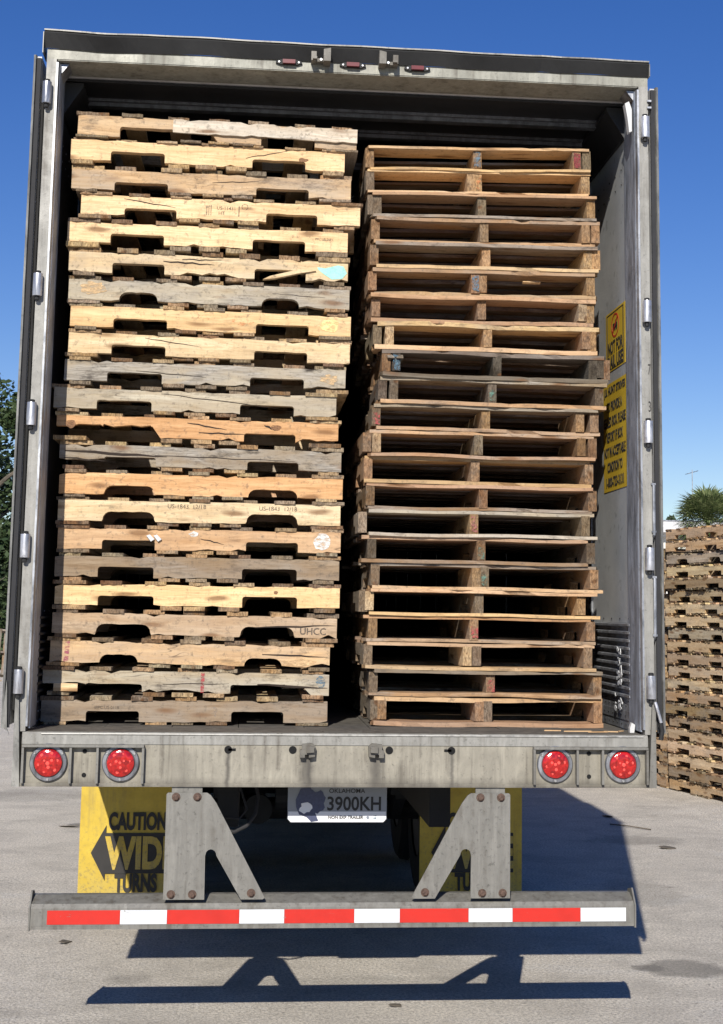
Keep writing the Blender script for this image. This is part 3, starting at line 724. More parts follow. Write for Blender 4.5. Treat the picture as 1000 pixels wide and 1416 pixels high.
# mud flaps
for sgn in (-1, 1):
    a, b = (-1.279, -0.700) if sgn < 0 else (0.604, 1.185)
    m = MB(); vs = []; N = 12; NX = 8
    for j in range(N+1):
        for i in range(NX+1):
            z = 0.138+(0.98-0.138)*j/N; x = a+(b-a)*i/NX
            vs.append((x, 2.40+0.006*(1-j/N), z))
    fs = []
    for j in range(N):
        for i in range(NX):
            q = j*(NX+1)+i; fs.append((q, q+1, q+NX+2, q+NX+1))
    n0 = len(vs); vs += [(x, y+0.008, z) for x, y, z in vs]
    fs += [tuple(k+n0 for k in f[::-1]) for f in fs]
    per = [i for i in range(NX+1)]+[j*(NX+1)+NX for j in range(1, N+1)]+[N*(NX+1)+i for i in range(NX-1, -1, -1)]+[j*(NX+1) for j in range(N-1, 0, -1)]
    for i in range(len(per)):
        p_, q_ = per[i], per[(i+1) % len(per)]; fs.append((q_, p_, p_+n0, q_+n0))
    m.add(vs, fs); mf = m.build('mud_flap', ['yellow'], T, smooth=True)
    cx = (a+b)/2; yy = 2.3975
    text_fit('CAUTION', 0.315, 0.098, cx+0.024, yy, 0.541, 'ink', 0.045, 0.001, 'flap_lettering', mf)
    text_fit('TURNS', 0.232, 0.100, cx+0.024, yy, 0.212, 'ink', 0.045, 0.001, 'flap_lettering', mf)
    # left pointing arrow with WIDE in yellow inside it
    A = [(cx-0.225, 0.372), (cx-0.145, 0.520), (cx-0.145, 0.478), (cx+0.24, 0.478), (cx+0.24, 0.262), (cx-0.145, 0.262), (cx-0.145, 0.225)]
    m = MB(); m.prism(A, yy, yy+0.002, 'y'); m.build('flap_arrow', ['ink'], mf)
    text_fit('WIDE', 0.39, 0.178, cx+0.045, yy-0.003, 0.372, 'yellow', 0.045, 0.001, 'flap_lettering', mf)
    m = MB(); m.box((a, 2.41, 0.96), (b, 2.46, 1.03)); m.build('flap_hanger', ['black'], T)
# frame rails, cross members, axles and wheels
for sgn in (-1, 1):
    m = MB(); m.box((sgn*0.45-0.045, 0.35, 0.80), (sgn*0.45+0.045, 9.0, 1.0)); m.build('frame_rail', ['black'], T)
m = MB()
for k in range(30): m.box((-W+0.06, 0.45+k*0.45, 1.02), (W-0.06, 0.50+k*0.45, 1.115))
m.build('cross_members', ['black'], T)
m = MB(); m.box((-0.56, 2.62, 0.66), (-0.46, 5.3, 0.80)); m.box((0.46, 2.62, 0.66), (0.56, 5.3, 0.80))
for yy_ in (2.62, 3.8, 5.2): m.box((-0.46, yy_, 0.70), (0.46, yy_+0.10, 0.82))
m.box((-0.30, 2.80, 0.83), (0.30, 5.0, 0.93)); m.build('added_slider_frame', ['black'], T)  # added dark frame that blocks light and blackens the underside
for sgn in (-1, 1):
    m = MB(); m.box((sgn*1.24-0.01, 5.4, 0.18), (sgn*1.24+0.01, 12.6, 1.015)); m.build('added_side_skirt', ['dark_in'], T)  # unseen skirts, added to keep light out from under the trailer
for ya in (3.2, 4.45):
    for sgn in (-1, 1):
        m = MB(); m.lathe([(0.09, -0.11), (0.12, -0.06), (0.10, -0.01), (0.125, 0.05), (0.09, 0.10)], (sgn*0.42, ya+0.30, 0.58), 'z', 18); m.build('added_air_spring', ['black'], T, smooth=True)  # air springs added as further light blocking underneath
        m = MB(); m.tube([(sgn*0.30, ya-0.05, 0.52), (sgn*0.30, ya-0.30, 0.54)], 0.085, 16); m.build('brake_chamber', ['black'], T, smooth=True)
        m = MB(); m.prism([(ya-0.45, 0.62), (ya-0.45, 0.80), (ya-0.36, 0.80), (ya+0.1, 0.60), (ya+0.4, 0.54), (ya+0.4, 0.46), (ya-0.1, 0.46)], sgn*0.50, sgn*0.56, 'x'); m.build('trailing_arm', ['black'], T)
    m = MB(); m.tube([(-1.0, ya, 0.51), (1.0, ya, 0.51)], 0.065, 12); m.build('axle', ['black'], T)
    m = MB(); m.tube([(-0.2, ya-0.3, 0.62), (0.25, ya-0.3, 0.62)], 0.09, 14); m.build('air_tank', ['black'], T)
    for sgn in (-1, 1):
        for off in (0.98, 0.67):
            c = (sgn*(off+0.13), ya, 0.515)
            m = MB(); m.lathe([(0.29, -0.13), (0.47, -0.13), (0.505, -0.10), (0.512, -0.05), (0.50, -0.045), (0.50, -0.03), (0.512, -0.025), (0.512, 0.025), (0.50, 0.03), (0.50, 0.045), (0.512, 0.05), (0.505, 0.10), (0.47, 0.13), (0.29, 0.13)], c, 'x', 40, cap=False)
            wl = m.build('wheel', ['tyre'], T, smooth=True)
            m = MB(); m.lathe([(0.29, -0.12), (0.27, -0.05), (0.12, 0.03), (0.10, 0.10), (0.10, -0.10)], c, 'x', 30); m.build('rim', ['rim'], wl, smooth=True)
for sgn in (-1, 1):
    m = MB(); m.box((sgn*.85-.05, 10.6, 0.12), (sgn*.85+.05, 10.72, 1.0)); m.box((sgn*.85-.15, 10.5, 0.002), (sgn*.85+.15, 10.8, 0.16)); m.build('landing_leg', ['black'], T)
m = MB(); m.tube([(-0.34, 0.35, 1.0), (-0.325, 0.33, 0.93), (-0.335, 0.30, 0.86), (-0.37, 0.28, 0.815), (-0.42, 0.28, 0.79), (-0.50, 0.30, 0.80), (-0.6, 0.4, 0.9)], 0.008, 8)
m.tube([(-0.41, 0.35, 0.99), (-0.37, 0.30, 0.88), (-0.40, 0.28, 0.845), (-0.5, 0.30, 0.85)], 0.005, 8)
m.build('air_hose', ['rubber'], T)

# yellow warning signs on the right inner wall (facing -X)
XS = W-0.034-0.0045
def wall_sign(y0, y1, z0, z1, lines, rows):
    m = MB(); m.box((XS-0.0015, y0, z0), (XS-0.0002, y1, z1)); s_ = m.build('warning_sign', ['sign'], T)
    for txt, z, h_, w_ in lines:
        text_fit(txt, w_, h_, XS-0.0022, (y0+y1)/2+rows, z, 'ink', 0.035, 0.0004, 'sign_lettering', s_, (0, 0, R(-90)))
    return s_
s1 = wall_sign(0.272, 0.628, 2.822, 3.100, [('NOT FOR', 2.929, 0.062, 0.27), ('RAIL USE', 2.862, 0.062, 0.275)], 0)
m = MB(); m.box((XS-0.0022, 0.30, 2.829), (XS-0.0016, 0.312, 3.092)); m.box((XS-0.0022, 0.598, 2.829), (XS-0.0016, 0.61, 3.092)); m.box((XS-0.0022, 0.312, 3.087), (XS-0.0016, 0.598, 3.092)); m.box((XS-0.0022, 0.312, 2.829), (XS-0.0016, 0.598, 2.833)); m.build('sign_border', ['ink'], s1)
m = MB()
for k in range(32):
    a0, a1 = 2*math.pi*k/32, 2*math.pi*(k+1)/32
    yc, zc = 0.452, 3.025
    q = [(yc+r_*math.cos(t)*1.25, zc+r_*math.sin(t)) for r_, t in ((0.056, a0), (0.056, a1), (0.048, a1), (0.048, a0))]
    m.prism(q, XS-0.0024, XS-0.0016, 'x')
m.prism([(0.40, 3.055), (0.41, 3.062), (0.505, 2.997), (0.495, 2.988)], XS-0.0032, XS-0.0026, 'x')
m.build('prohibition_ring', ['redink'], s1)
m = MB()
m.prism([(0.412, 3.012), (0.412, 3.034), (0.425, 3.034), (0.425, 3.048), (0.447, 3.048), (0.447, 3.034), (0.492, 3.036), (0.497, 3.012)], XS-0.0024, XS-0.0016, 'x')
for y in (0.425, 0.453, 0.482): m.lathe([(0.010, 0), (0.010, -0.0008)], (XS-0.0016, y, 3.009), 'x', 12)
m.build('train_symbol', ['ink'], s1)
L2 = ['J.B. HUNT STRIVES', 'TO PROVIDE A', 'SEALED BOX. PLEASE', 'REPORT IF BOX', 'NOT IN ACCEPTABLE', 'CONDITION TO', '1-800-723-3131']
wall_sign(0.265, 0.685, 2.268, 2.768, [(t, 2.728-i*0.070, 0.048, min(0.40, 0.023*len(t))) for i, t in enumerate(L2)], 0.0)
# scraps of torn plastic on the scuff band, splinters on the floor
rr = random.Random(4)
m = MB()
for k in range(30):
    z = 1.56-rr.random()**1.2*0.26; y = 0.36+0.28*(1.56-z)*rr.uniform(-.6, 1.2)+rr.uniform(-0.03, 0.03)
    X = W-0.034-0.021
    s_ = rr.uniform(0.003, 0.015)
    pts = [(y+s_*1.6*math.cos(a)*rr.uniform(.5, 1.2), z+s_*math.sin(a)*rr.uniform(.5, 1.2)) for a in [j*1.05 for j in range(6)]]
    m.prism(pts, X-0.004, X-0.001, 'x')
m.build('torn_sticker', ['plastic'], T)

# ------------------------------------------------------------------ pallets
def stringer_outline(L, H, seed, notch=True, style=0, chips=3, damage=()):
    rr = random.Random(seed); hl = L/2; pts = []
    def wob(x): return 0.0018*math.sin(x*11+seed)+0.0010*math.sin(x*47+seed*2)
    nw, nh = 0.114+rr.uniform(-.004, .005), 0.038+rr.uniform(-.004, .005)
    def bottom(a, b):
        n = max(2, int(abs(b-a)/0.03)); return [(a+(b-a)*k/n, wob(a+(b-a)*k/n)+rr.uniform(-.0008, .0008)) for k in range(n+1)]
    if notch:
        cs = (-0.305, 0.305)
        pts += bottom(-hl, cs[0]-nw)
        for i, c in enumerate(cs):
            rad = 0.012 if style == 0 else 0.034
            slant = 0.0 if style == 0 else (0.004 if style == 1 else 0.035)
            h = nh+rr.uniform(-.003, .003)
            for k in range(5):
                a = math.pi-k/4*math.pi/2
                pts.append((c-nw+slant+rad+rad*math.cos(a), h-rad+rad*math.sin(a)))
            n = 5
            for k in range(1, n): pts.append((c-nw+slant+rad+(2*nw-2*rad-2*slant)*k/n, h+rr.uniform(-.0015, .0015)))
            for k in range(5):
                a = math.pi/2-k/4*math.pi/2
                pts.append((c+nw-slant-rad+rad*math.cos(a), h-rad+rad*math.sin(a)))
            nx = cs[1]-nw if i == 0 else hl
            pts += bottom(c+nw, nx)
    else: pts += bottom(-hl, hl)
    n = int(L/0.035)
    top = [(hl-L*k/n, H+wob(hl-L*k/n+3)*0.8) for k in range(n+1)]
    pts += top
    # chipped ends and lost splinters
    for _ in range(chips):
        i = rr.randrange(len(pts)); x, z = pts[i]
        if 0.006 < z < H-0.006: continue
        dz = rr.uniform(0.002, 0.006) if rr.random() < .8 else rr.uniform(.006, .013); pts[i] = (x, z+dz if z < H/2 else z-dz)
    for a_, b_, z_ in damage:
        pts = [(x, max(z, z_+rr.uniform(-.006, .006))) if (z < H*0.72 and a_ < x < b_) else (x, z) for x, z in pts]
    e = rr.uniform(-.004, .004)
    pts = [(x+(e if x > hl-0.001 else 0), z) for x, z in pts]
    out = []
    for p in pts:
        if not out or abs(p[0]-out[-1][0])+abs(p[1]-out[-1][1]) > 1e-4: out.append(p)
    return out
SW = 0.038
def stringer_mesh(seed, notch=True, style=0, L=1.219, H=0.088, chips=6, thick=SW, damage=()):
    m = MB(); m.prism(stringer_outline(L, H, seed, notch, style, chips, damage), -thick/2, thick/2, 'y')
    return m.mesh('stringer', 'wood')
def plank_mesh(wd, seed, L=1.016, t=0.015, ragged=1.0, N=10, warp=0.0):
    """length along local x, width y, thickness z, origin at bottom centre"""
    rr = random.Random(seed); m = MB(); vs = []; hl = L/2
    bow = rr.uniform(-.0035, .0030); wp = [rr.uniform(-warp, warp) for _ in range(3)]; nick = {}
    if warp:
        for _ in range(rr.randrange(1, 4)):
            c_ = rr.randrange(1, N-1); dd = rr.uniform(.004, .022)
            for q_ in range(rr.randrange(1, 4)): nick[min(N-1, c_+q_)] = (dd*rr.uniform(.5, 1), rr.choice((0, 1)))
    J = 5
    ends = [[rr.uniform(-.006, .004)*ragged for _ in range(J+1)] for _ in range(2)]
    for i in range(N+1):
        for lay in (0, 1):
            for j in range(J+1):
                x = -hl+L*i/N
                if i == 0: x -= ends[0][j]
                if i == N: x += ends[1][j]
                y = -wd/2+wd*j/J+(0.0015*math.sin(x*23+seed) if j in (0, J) else 0)
                if i in nick and j == J: y -= nick[i][0]*(1 if lay == nick[i][1] else .35)
                f_ = i/N; wz = wp[0]*math.sin(math.pi*f_*2)+wp[1]*math.sin(math.pi*f_*3.3)+wp[2]*(f_-.5)*.6
                vs.append((x, y, (t if lay else 0.0)+(rr.uniform(-.0008, .0004))+bow*math.sin(math.pi*i/N)+wz*(1 if j > 2 else .4)))
    fs = []; row = 2*(J+1)
    for i in range(N):
        for j in range(J):
            a = i*row+j; fs.append((a, a+row, a+row+1, a+1))
            b = i*row+(J+1)+j; fs.append((b, b+1, b+row+1, b+row))
        a = i*row; fs.append((a, a+J+1, a+row+J+1, a+row))
        a = i*row+J; fs.append((a, a+row, a+row+J+1, a+J+1))
    for j in range(J):
        fs.append((j, j+1, J+1+j+1, J+1+j)); a = N*row+j; fs.append((a, a+J+1, a+J+2, a+1))
    m.add(vs, fs); return m.mesh('plank', 'wood')
NARROW = [plank_mesh(0.089, 100+i) for i in range(6)]
WIDE = [plank_mesh(0.138, 200+i) for i in range(5)]
FRONT = [plank_mesh(0.138, 700+i, N=26, warp=0.0028, ragged=1.8) for i in range(16)]
STR = [stringer_mesh(300+i, True, i % 2) for i in range(5)]
SHORT = [stringer_mesh(400+i, False, 0, 0.40, 0.086) for i in range(4)]

PINE = (0.80, 0.615, 0.385); TAN = (0.60, 0.455, 0.295); GREY = (0.33, 0.285, 0.22); DARK = (0.17, 0.145, 0.115); ORANGE = (0.60, 0.375, 0.20)
PALE = (0.74, 0.62, 0.42); BROWN = (0.31, 0.205, 0.125); BLACKISH = (0.075, 0.068, 0.06); SILVER = (0.50, 0.465, 0.375)
def jit(c, rr, k=0.14, a=0.35):
    f = 1+rr.uniform(-k, k); return (c[0]*f, c[1]*f*(1+rr.uniform(-.04, .04)), c[2]*f*(1+rr.uniform(-.08, .08)), min(1, max(0, a+rr.uniform(-.15, .25))))
MIXED = [PINE, TAN, TAN, GREY, GREY, SILVER, BROWN, PALE, DARK]

def child(name, me, par, loc, c, rz=0, sz=1.0, sx=1.0, rx=0):
    o = bpy.data.objects.new(name, me); col.objects.link(o); o.parent = par
    o.location = loc; o.rotation_euler = (rx, 0, rz); o.scale = (sx, 1, sz); o.color = c
    return o
def make_pallet(rr, cols, tb=0.015, tt=0.015, H=0.088, front=None, ys=None, extra=(), bcols=None, alpha=0.35, frontcol=None):
    """local frame: stringers run along x, deck boards along y, base at z 0, front stringer at -y"""
    t = empty('wooden_pallet')
    bc = bcols or cols
    ys = ys or (-0.508+SW/2, rr.uniform(-.02, .02), 0.508-SW/2)
    for i, y in enumerate(ys):
        me = front if (front is not None and i == 0) else STR[rr.randrange(5)]
        c = frontcol if (frontcol and i == 0) else jit(rr.choice(cols), rr, a=alpha)
        child('stringer', me, t, (0, y, tb), c, rz=R(rr.uniform(-.25, .25)) if i else 0)
    for (x, y, me, c) in extra: child('companion_stringer', me, t, (x, y, tb+0.0007), c, rz=R(rr.uniform(-1, 1)))
    bx = [-0.609+0.069]+[-0.609+0.069+1.08*k/6+rr.uniform(-.016, .016) for k in range(1, 6)]+[0.609-0.069]
    for k, x in enumerate(bx):
        me = rr.choice(WIDE if (k in (0, 6) and rr.random() < 0.8) else NARROW)
        child('deck_board', me, t, (x+rr.uniform(-.004, .004), rr.uniform(-.011, .006), tb+H), jit(rr.choice(bc), rr, a=alpha), R(90+rr.uniform(-.35, .35)), tt/0.015)
    for k, x in enumerate((-0.609+0.069, -0.13+rr.uniform(-.012, .02), rr.uniform(-.012, .012), 0.13+rr.uniform(-.02, .012), 0.609-0.069)):
        me = rr.choice(WIDE if k in (0, 4) and rr.random() < .6 else NARROW)
        child('bottom_board', me, t, (x+rr.uniform(-.004, .004), rr.uniform(-.011, .006), 0.0), jit(rr.choice(bc), rr, a=alpha), R(90+rr.uniform(-.35, .35)), tb/0.015*0.98)
    return t

# --- left stack: x centre, z of stringer middle, slope in degrees, look
LEFT = [(-0.574, 3.765, -1.02, TAN, .45), (-0.611, 3.662, -0.5, PINE, .0), (-0.592, 3.537, -0.1, TAN, .5), (-0.549, 3.425, -0.4, PINE, .08), (-0.602, 3.305, -0.35, PINE, .0),
        (-0.593, 3.176, -0.42, PALE, .35), (-0.589, 3.057, -0.4, SILVER, .7), (-0.578, 2.940, -0.62, (0.76, 0.57, 0.33), .1), (-0.582, 2.824, -0.8, PALE, .1), (-0.595, 2.707, -0.6, SILVER, .85),
        (-0.635, 2.588, -0.54, SILVER, .4), (-0.620, 2.472, -0.45, ORANGE, .0), (-0.603, 2.349, -0.3, GREY, .8), (-0.600, 2.231, -0.1, (0.68, 0.44, 0.24), .0), (-0.601, 2.116, -0.05, PALE, .15),
        (-0.598, 1.998, 0.03, (0.62, 0.43, 0.26), .15), (-0.606, 1.880, 0.0, (0.30, 0.235, 0.165), .4), (-0.602, 1.761, -0.1, (0.82, 0.62, 0.36), .0), (-0.609, 1.637, -0.5, (0.54, 0.43, 0.315), .2), (-0.624, 1.516, -0.75, (0.66, 0.48, 0.29), .35),
        (-0.641, 1.397, -0.45, SILVER, .5), (-0.642, 1.2755, 0.05, (0.34, 0.28, 0.215), .4)]
# notch shape of each front stringer: 0 square, 1 rounded, 2 long slanted
NSTY = [0, 0, 0, 0, 0, 0, 2, 0, 0, 0, 0, 0, 0, 1, 1, 0, 0, 0, 1, 2, 0, 0]
LLAB = ['topmost left stack pallet, its front bar half tan and half bleached white wood',
 'second pallet from the left stack top, bright yellow pine with a dark knot at right',
 'third pallet from the left stack top, dull tan bar fading to grey at left',
 'fourth pallet from the left stack top, pale pine with a small black stamp mid bar',
 'fifth pallet from the top of the left stack, clean yellow pine bar reaching far left',
 'bleached pallet with a mint green paint splash at its right end in the left stack',
 'silver grey pallet with slanted notches directly under the mint green painted one',
 'yellow pallet of the left stack with orange smears and a cream paint patch',
 'pale tan pallet just below the one with orange smears and cream patch',
 'grey mouldy pallet of the left stack with black blotches and a pale right end',
 'light grey pallet shifted left, above the orange brown split one in the left stack',
 'orange brown pallet of the left stack with torn splintered wood and a round knot',
 'dark grey cracked pallet just below the orange brown splintered one',
 'smooth orange pallet with rounded notches in the middle of the left stack',
 'pale cream pallet marked 12/18 in the left stack',
 'tan orange pallet with a bluish white paint spot at right in the left stack',
 'dark brown grey rough sawn pallet, sixth from the bottom of the left stack',
 'bright yellow pine pallet, fifth from the bottom of the left stack',
 'greyish pink left stack pallet with rounded notches and faint letters at its right end',
 'tan left stack pallet with a faded pink line near its left end, third from bottom',
 'grey pallet with a red line mid bar and bright block under its left end',
 'bottom pallet of the left stack, brown grey, resting on the trailer floor']
HS = 0.088
DMG = {0: ((-0.36, -0.02, 0.046), (0.2, 0.42, 0.05)), 5: ((-.1, .1, .012),), 9: ((.42, .62, .008),), 11: ((-.62, -.42, .046), (-.42, -.18, .050), (.42, .62, .012)), 12: ((-.62, -.40, .028),), 19: ((.5, .62, .012),), 20: ((-.62, -.40, .034), (.40, .52, .038), (-.12, .1, .01))}
for i, (xc, zc, sl_, c, al) in enumerate(LEFT):
    rr = random.Random(1000+i)
    up = LEFT[i-1][1]-zc-HS if i else 0.030
    dn = zc-LEFT[i+1][1]-HS if i < 21 else (zc-HS/2-ZF-0.001)*2
    tt = min(0.022, max(0.009, up/2)); tb = min(0.022, max(0.009, dn/2))
    Y = 0.17+0.19*i/21
    fm = stringer_mesh(500+i, True, NSTY[i], 1.205 if i not in (1, 19) else 1.185, HS, 16 if al > .3 else 9, SW, DMG.get(i, ()))
    fc = (*c, al)
    cols = [c, TAN, GREY, SILVER] if al > .3 else [c, c, TAN, PALE]
    bcols = [GREY, TAN, SILVER, BROWN, PALE, TAN] if i not in (1, 3, 11, 17) else [TAN, TAN, PINE, BROWN, PALE]
    ex = []
    t = make_pallet(rr, cols, tb, tt, HS, fm, None, ex, bcols, alpha=0.45, frontcol=fc)
    t.location = (xc, Y+0.508, zc-HS/2-tb); t.rotation_euler = (0, R(-sl_), 0)
    tag(t, LLAB[i], 'pallet', 'pallets stacked on the left side of the trailer')
    yf = -0.508-0.0003
    def patch(name, mb, mat): 
        o = mb.build(name, [mat], t); return o
    def txt(s_, size, x, z, sx=1, mat='stamp', bold=0):
        link('stamp', text_mesh(s_, size, bold, sx, mat=mat, depth=0.0004), t, (x, yf-0.0008, tb+z))
    def crack(p0, p1, wd=0.004, n=7):
        r3 = random.Random(i*7+int(p0[0]*100)); up_, dn_ = [], []
        for k in range(n+1):
            f = k/n; x = p0[0]+(p1[0]-p0[0])*f; z = p0[1]+(p1[1]-p0[1])*f+r3.uniform(-.0025, .0025)*(0 < k < n)
            q = wd*(0.2+math.sin(math.pi*min(1, f*0.9+0.1)))*0.5
            up_.append((x, tb+z+q)); dn_.append((x, tb+z-q))
        m_ = MB(); m_.prism(up_+dn_[::-1], yf-0.0009, yf+0.001, 'y'); m_.build('split', ['crack'], t)
    if i == 0:
        o = stringer_mesh(881, False, 0, 0.80, 0.060, 10, 0.012)
        child('split_facing', o, t, (0.205, -0.508-0.0068, tb+0.030), (0.66, 0.62, 0.55, .25))
        crack((-0.02, 0.045), (0.25, 0.030)); crack((0.30, 0.06), (0.58, 0.05), 0.003)
        txt('||| US-1071', 0.022, -0.02, 0.072, .9)
    if i == 1:
        patch('knot', blob(0.41, tb+0.045, 0.020, 0.009, yf, 14, .2, 2), 'knot'); crack((0.16, 0.04), (0.34, 0.082), 0.003)
    if i == 2: crack((0.0, 0.05), (0.2, 0.064), 0.003)
    if i == 3:
        txt('US-11431', 0.021, 0.02, 0.052); txt('HT', 0.021, 0.0, 0.030); txt('|||', 0.05, -0.055, 0.045, .7); txt('|', 0.05, 0.075, 0.045)
        m_ = MB()
        for k in range(16):
            a0, a1 = 2*math.pi*k/16, 2*math.pi*(k+1)/16
            m_.prism([(0.10+r_*math.cos(a), tb+0.062+r_*math.sin(a)) for r_, a in ((.014, a0), (.014, a1), (.012, a1), (.012, a0))], yf-0.001, yf, 'y')
        m_.build('stamp', ['stamp'], t); crack((-0.42, 0.075), (-0.2, 0.045), 0.0035)
    if i == 4: txt('IPPC US-2071', 0.014, 0.50, 0.055, 1)
    if i == 5:
        m_ = MB(); m_.prism([(0.465, tb+0.062), (0.50, tb+0.058), (0.555, tb+0.074), (0.58, tb+0.070), (0.595, tb+0.04), (0.575, tb+0.015), (0.53, tb+0.010), (0.50, tb+0.028), (0.47, tb+0.05)], yf-0.0012, yf+0.001, 'y'); m_.build('paint_splash', ['p_mint'], t)
        m_ = MB(); m_.prism([(0.23, tb-0.004), (0.26, tb+0.012), (0.36, tb+0.040), (0.46, tb+0.044), (0.38, tb+0.028), (0.28, tb+0.002)], -0.518, -0.49, 'y'); o = m_.build('splinter', ['wood'], t); o.color = (*PALE, 0.0)
        crack((-0.2, 0.06), (0.02, 0.052), 0.006); crack((-0.12, 0.07), (0.05, 0.075), 0.004)
    if i == 6: patch('bare_wood_patch', blob(-0.50, tb+0.05, 0.055, 0.028, yf, 20, .2, 9), 'p_tan'); crack((0.3, 0.055), (0.5, 0.048), .002)
    if i == 7:
        patch('paint_patch', blob(0.51, tb+0.045, 0.040, 0.030, yf, 12, .15, 1), 'p_cream')
        for (x, z, rx, rz) in ((-0.03, .056, .035, .006), (0.11, .050, .025, .008), (0.155, .046, .022, .010), (0.13, .036, .03, .005)): patch('paint_smear', blob(x, tb+z, rx, rz, yf, 14, .3, int(x*99)), 'p_orange')
    if i == 8: crack((-0.28, 0.075), (-0.05, 0.048), 0.003); patch('pencil_line', blob(-0.47, tb+0.044, 0.004, 0.040, yf, 10, .2, 3), 'p_greypaint')
    if i == 9:
        for x in (-.02, .1, .2, .26): patch('mould_spot', blob(x-0.1, tb+0.045, 0.006, 0.02, yf, 10, .4, int(x*50)), 'p_greypaint')
        patch('bare_wood_patch', blob(0.53, tb+0.045, 0.045, 0.022, yf, 16, .3, 7), 'p_tan'); crack((-0.3, .05), (0.0, .032), .003)
    if i == 10: crack((-0.15, 0.075), (0.35, 0.03), .003)
    if i == 11:
        crack((0.28, 0.07), (0.33, 0.05), .008); crack((-0.05, 0.07), (0.12, 0.045), .005); crack((0.0, 0.03), (0.2, 0.028), .005)
        patch('knot', blob(-0.54, tb+0.05, 0.02, 0.02, yf, 14, .2, 4), 'knot'); patch('knot', blob(0.33, tb+0.062, 0.022, 0.012, yf, 14, .2, 6), 'knot')
    if i == 12: crack((-0.58, 0.06), (-0.15, 0.045), .010); crack((-0.2, 0.05), (0.4, 0.04), .003); crack((-.58, .03), (-.4, .02), .006)
    if i == 14: txt('US-1843  12/18', 0.026, -0.06, 0.068); txt('US-1843  12/18', 0.026, 0.33, 0.066)
    if i == 15:
        patch('paint_spot', blob(0.52, tb+0.045, 0.035, 0.036, yf, 16, .12, 5), 'p_pale'); patch('paint_spot', blob(-0.03, tb+0.07, 0.02, 0.012, yf, 12, .2, 8), 'p_pale')
        for dx in (0, .03):
            m_ = MB(); m_.prism([(-0.23+dx, tb+0.06), (-0.215+dx, tb+0.065), (-0.195+dx, tb+0.045), (-0.21+dx, tb+0.035)], yf-0.012, yf, 'y'); m_.build('wood_chip', ['plastic'], t)
        crack((0.0, .05), (.1, .028), .004)
    if i == 17:
        for x in (-.05, .0, .05, .09, .15, .19): crack((x, .06), (x+.001, .036), .0025, 3)
        patch('knot', blob(0.33, tb+0.065, 0.008, 0.008, yf, 10, .2, 2), 'knot')
    if i == 18: txt('UHCC', 0.040, 0.50, 0.028, 1.0, 'stamp', .02); crack((0.25, 0.04), (0.6, 0.055), .006)
    if i == 19:
        m_ = MB(); m_.prism([(-.535, tb+.002), (-.515, tb+.002), (-.512, tb+.086), (-.53, tb+.086)], yf-.0008, yf, 'y'); m_.build('painted_line', ['p_pink'], t)
        crack((0.30, .05), (0.58, .045), .006); patch('bare_wood_patch', blob(0.46, tb+0.02, 0.08, 0.014, yf, 16, .3, 3), 'p_tan')
    if i == 20:
        m_ = MB(); m_.prism([(.060, tb+.002), (.074, tb+.002), (.076, tb+.086), (.060, tb+.086)], yf-.0008, yf, 'y'); m_.build('painted_line', ['p_redline'], t)
        patch('paint_spot', blob(0.57, tb+0.055, 0.02, 0.024, yf, 10, .15, 5), 'p_blue'); patch('paint_spot', blob(0.505, tb+0.055, 0.015, 0.014, yf, 10, .25, 5), 'p_greypaint')
        crack((-.1, .035), (.18, .042), .003); crack((.3, .04), (.6, .03), .008)
        m_ = MB(); m_.box((-.555, -.513, tb-.0), (-.455, -.50, tb+.032)); o = m_.build('repair_block', ['wood'], t); o.color = (*PINE, 0)
    if i == 21: txt('IPPC US-0118', 0.018, -0.33, 0.058, 1); patch('mould_spot', blob(0.12, tb+0.045, 0.014, 0.018, yf, 12, .3, 5), 'p_greypaint')

# --- right stack: centre x, z of deck top, slope, x of the stringer ends
RIGHT = [(0.598, 3.785, 1.5, [0.105, 0.591, 1.048, 1.091]), (0.594, 3.676, 1.3, [0.1, 0.555, 0.589, 1.082]), (0.626, 3.570, 0.9, [0.118, 0.146, 0.613, 1.113]), (0.63, 3.459, 0.8, [0.136, 0.626, 1.088, 1.135]),
 (0.636, 3.342, 0.6, [0.128, 0.629, 1.092, 1.131]), (0.627, 3.225, 0.6, [0.123, 0.585, 0.619, 1.109]), (0.614, 3.104, 0.3, [0.137, 0.61, 1.067, 1.101]), (0.640, 2.982, 0.0, [0.148, 0.2, 0.641, 1.089, 1.117]),
 (0.660, 2.856, -0.4, [0.186, 0.232, 0.68, 1.116, 1.146, 1.174]), (0.67, 2.733, -0.5, [0.18, 0.229, 0.669, 1.153]), (0.645, 2.613, -0.25, [0.152, 0.638, 1.064, 1.126]), (0.614, 2.497, -0.1, [0.107, 0.15, 0.601, 1.064, 1.113]),
 (0.609, 2.382, -0.15, [0.115, 0.588, 1.099]), (0.613, 2.264, -0.15, [0.125, 0.624, 1.114]), (0.624, 2.149, -0.1, [0.1, 0.593, 1.088]), (0.595, 2.034, -0.2, [0.141, 0.621, 1.113]),
 (0.638, 1.917, -0.3, [0.156, 0.598, 0.636, 1.128]), (0.637, 1.802, -0.35, [0.103, 0.13, 0.612, 1.069]), (0.617, 1.689, -0.25, [0.153, 0.598, 1.112]), (0.614, 1.576, -0.3, [0.128, 0.559, 0.603, 1.1]),
 (0.65, 1.461, -0.3, [0.159, 0.673, 1.145]), (0.66, 1.344, -0.25, [0.17, 0.201, 0.622, 0.665, 1.151])]
ENDC = {(0, 1): 'p_blue', (0, 2): 'p_crimson', (1, 2): 'p_orange', (5, 1): 'p_blue', (9, 2): 'p_teal', (18, 1): 'p_redline', (15, 1): 'p_teal', (10, 0): 'p_redline', (20, 1): 'p_redline', (16, 2): 'p_teal', (14, 1): 'p_pink', (8, 1): 'p_blue'}
PINE = (0.66, 0.48, 0.29); TAN = (0.48, 0.335, 0.21); GREY = (0.29, 0.245, 0.19)
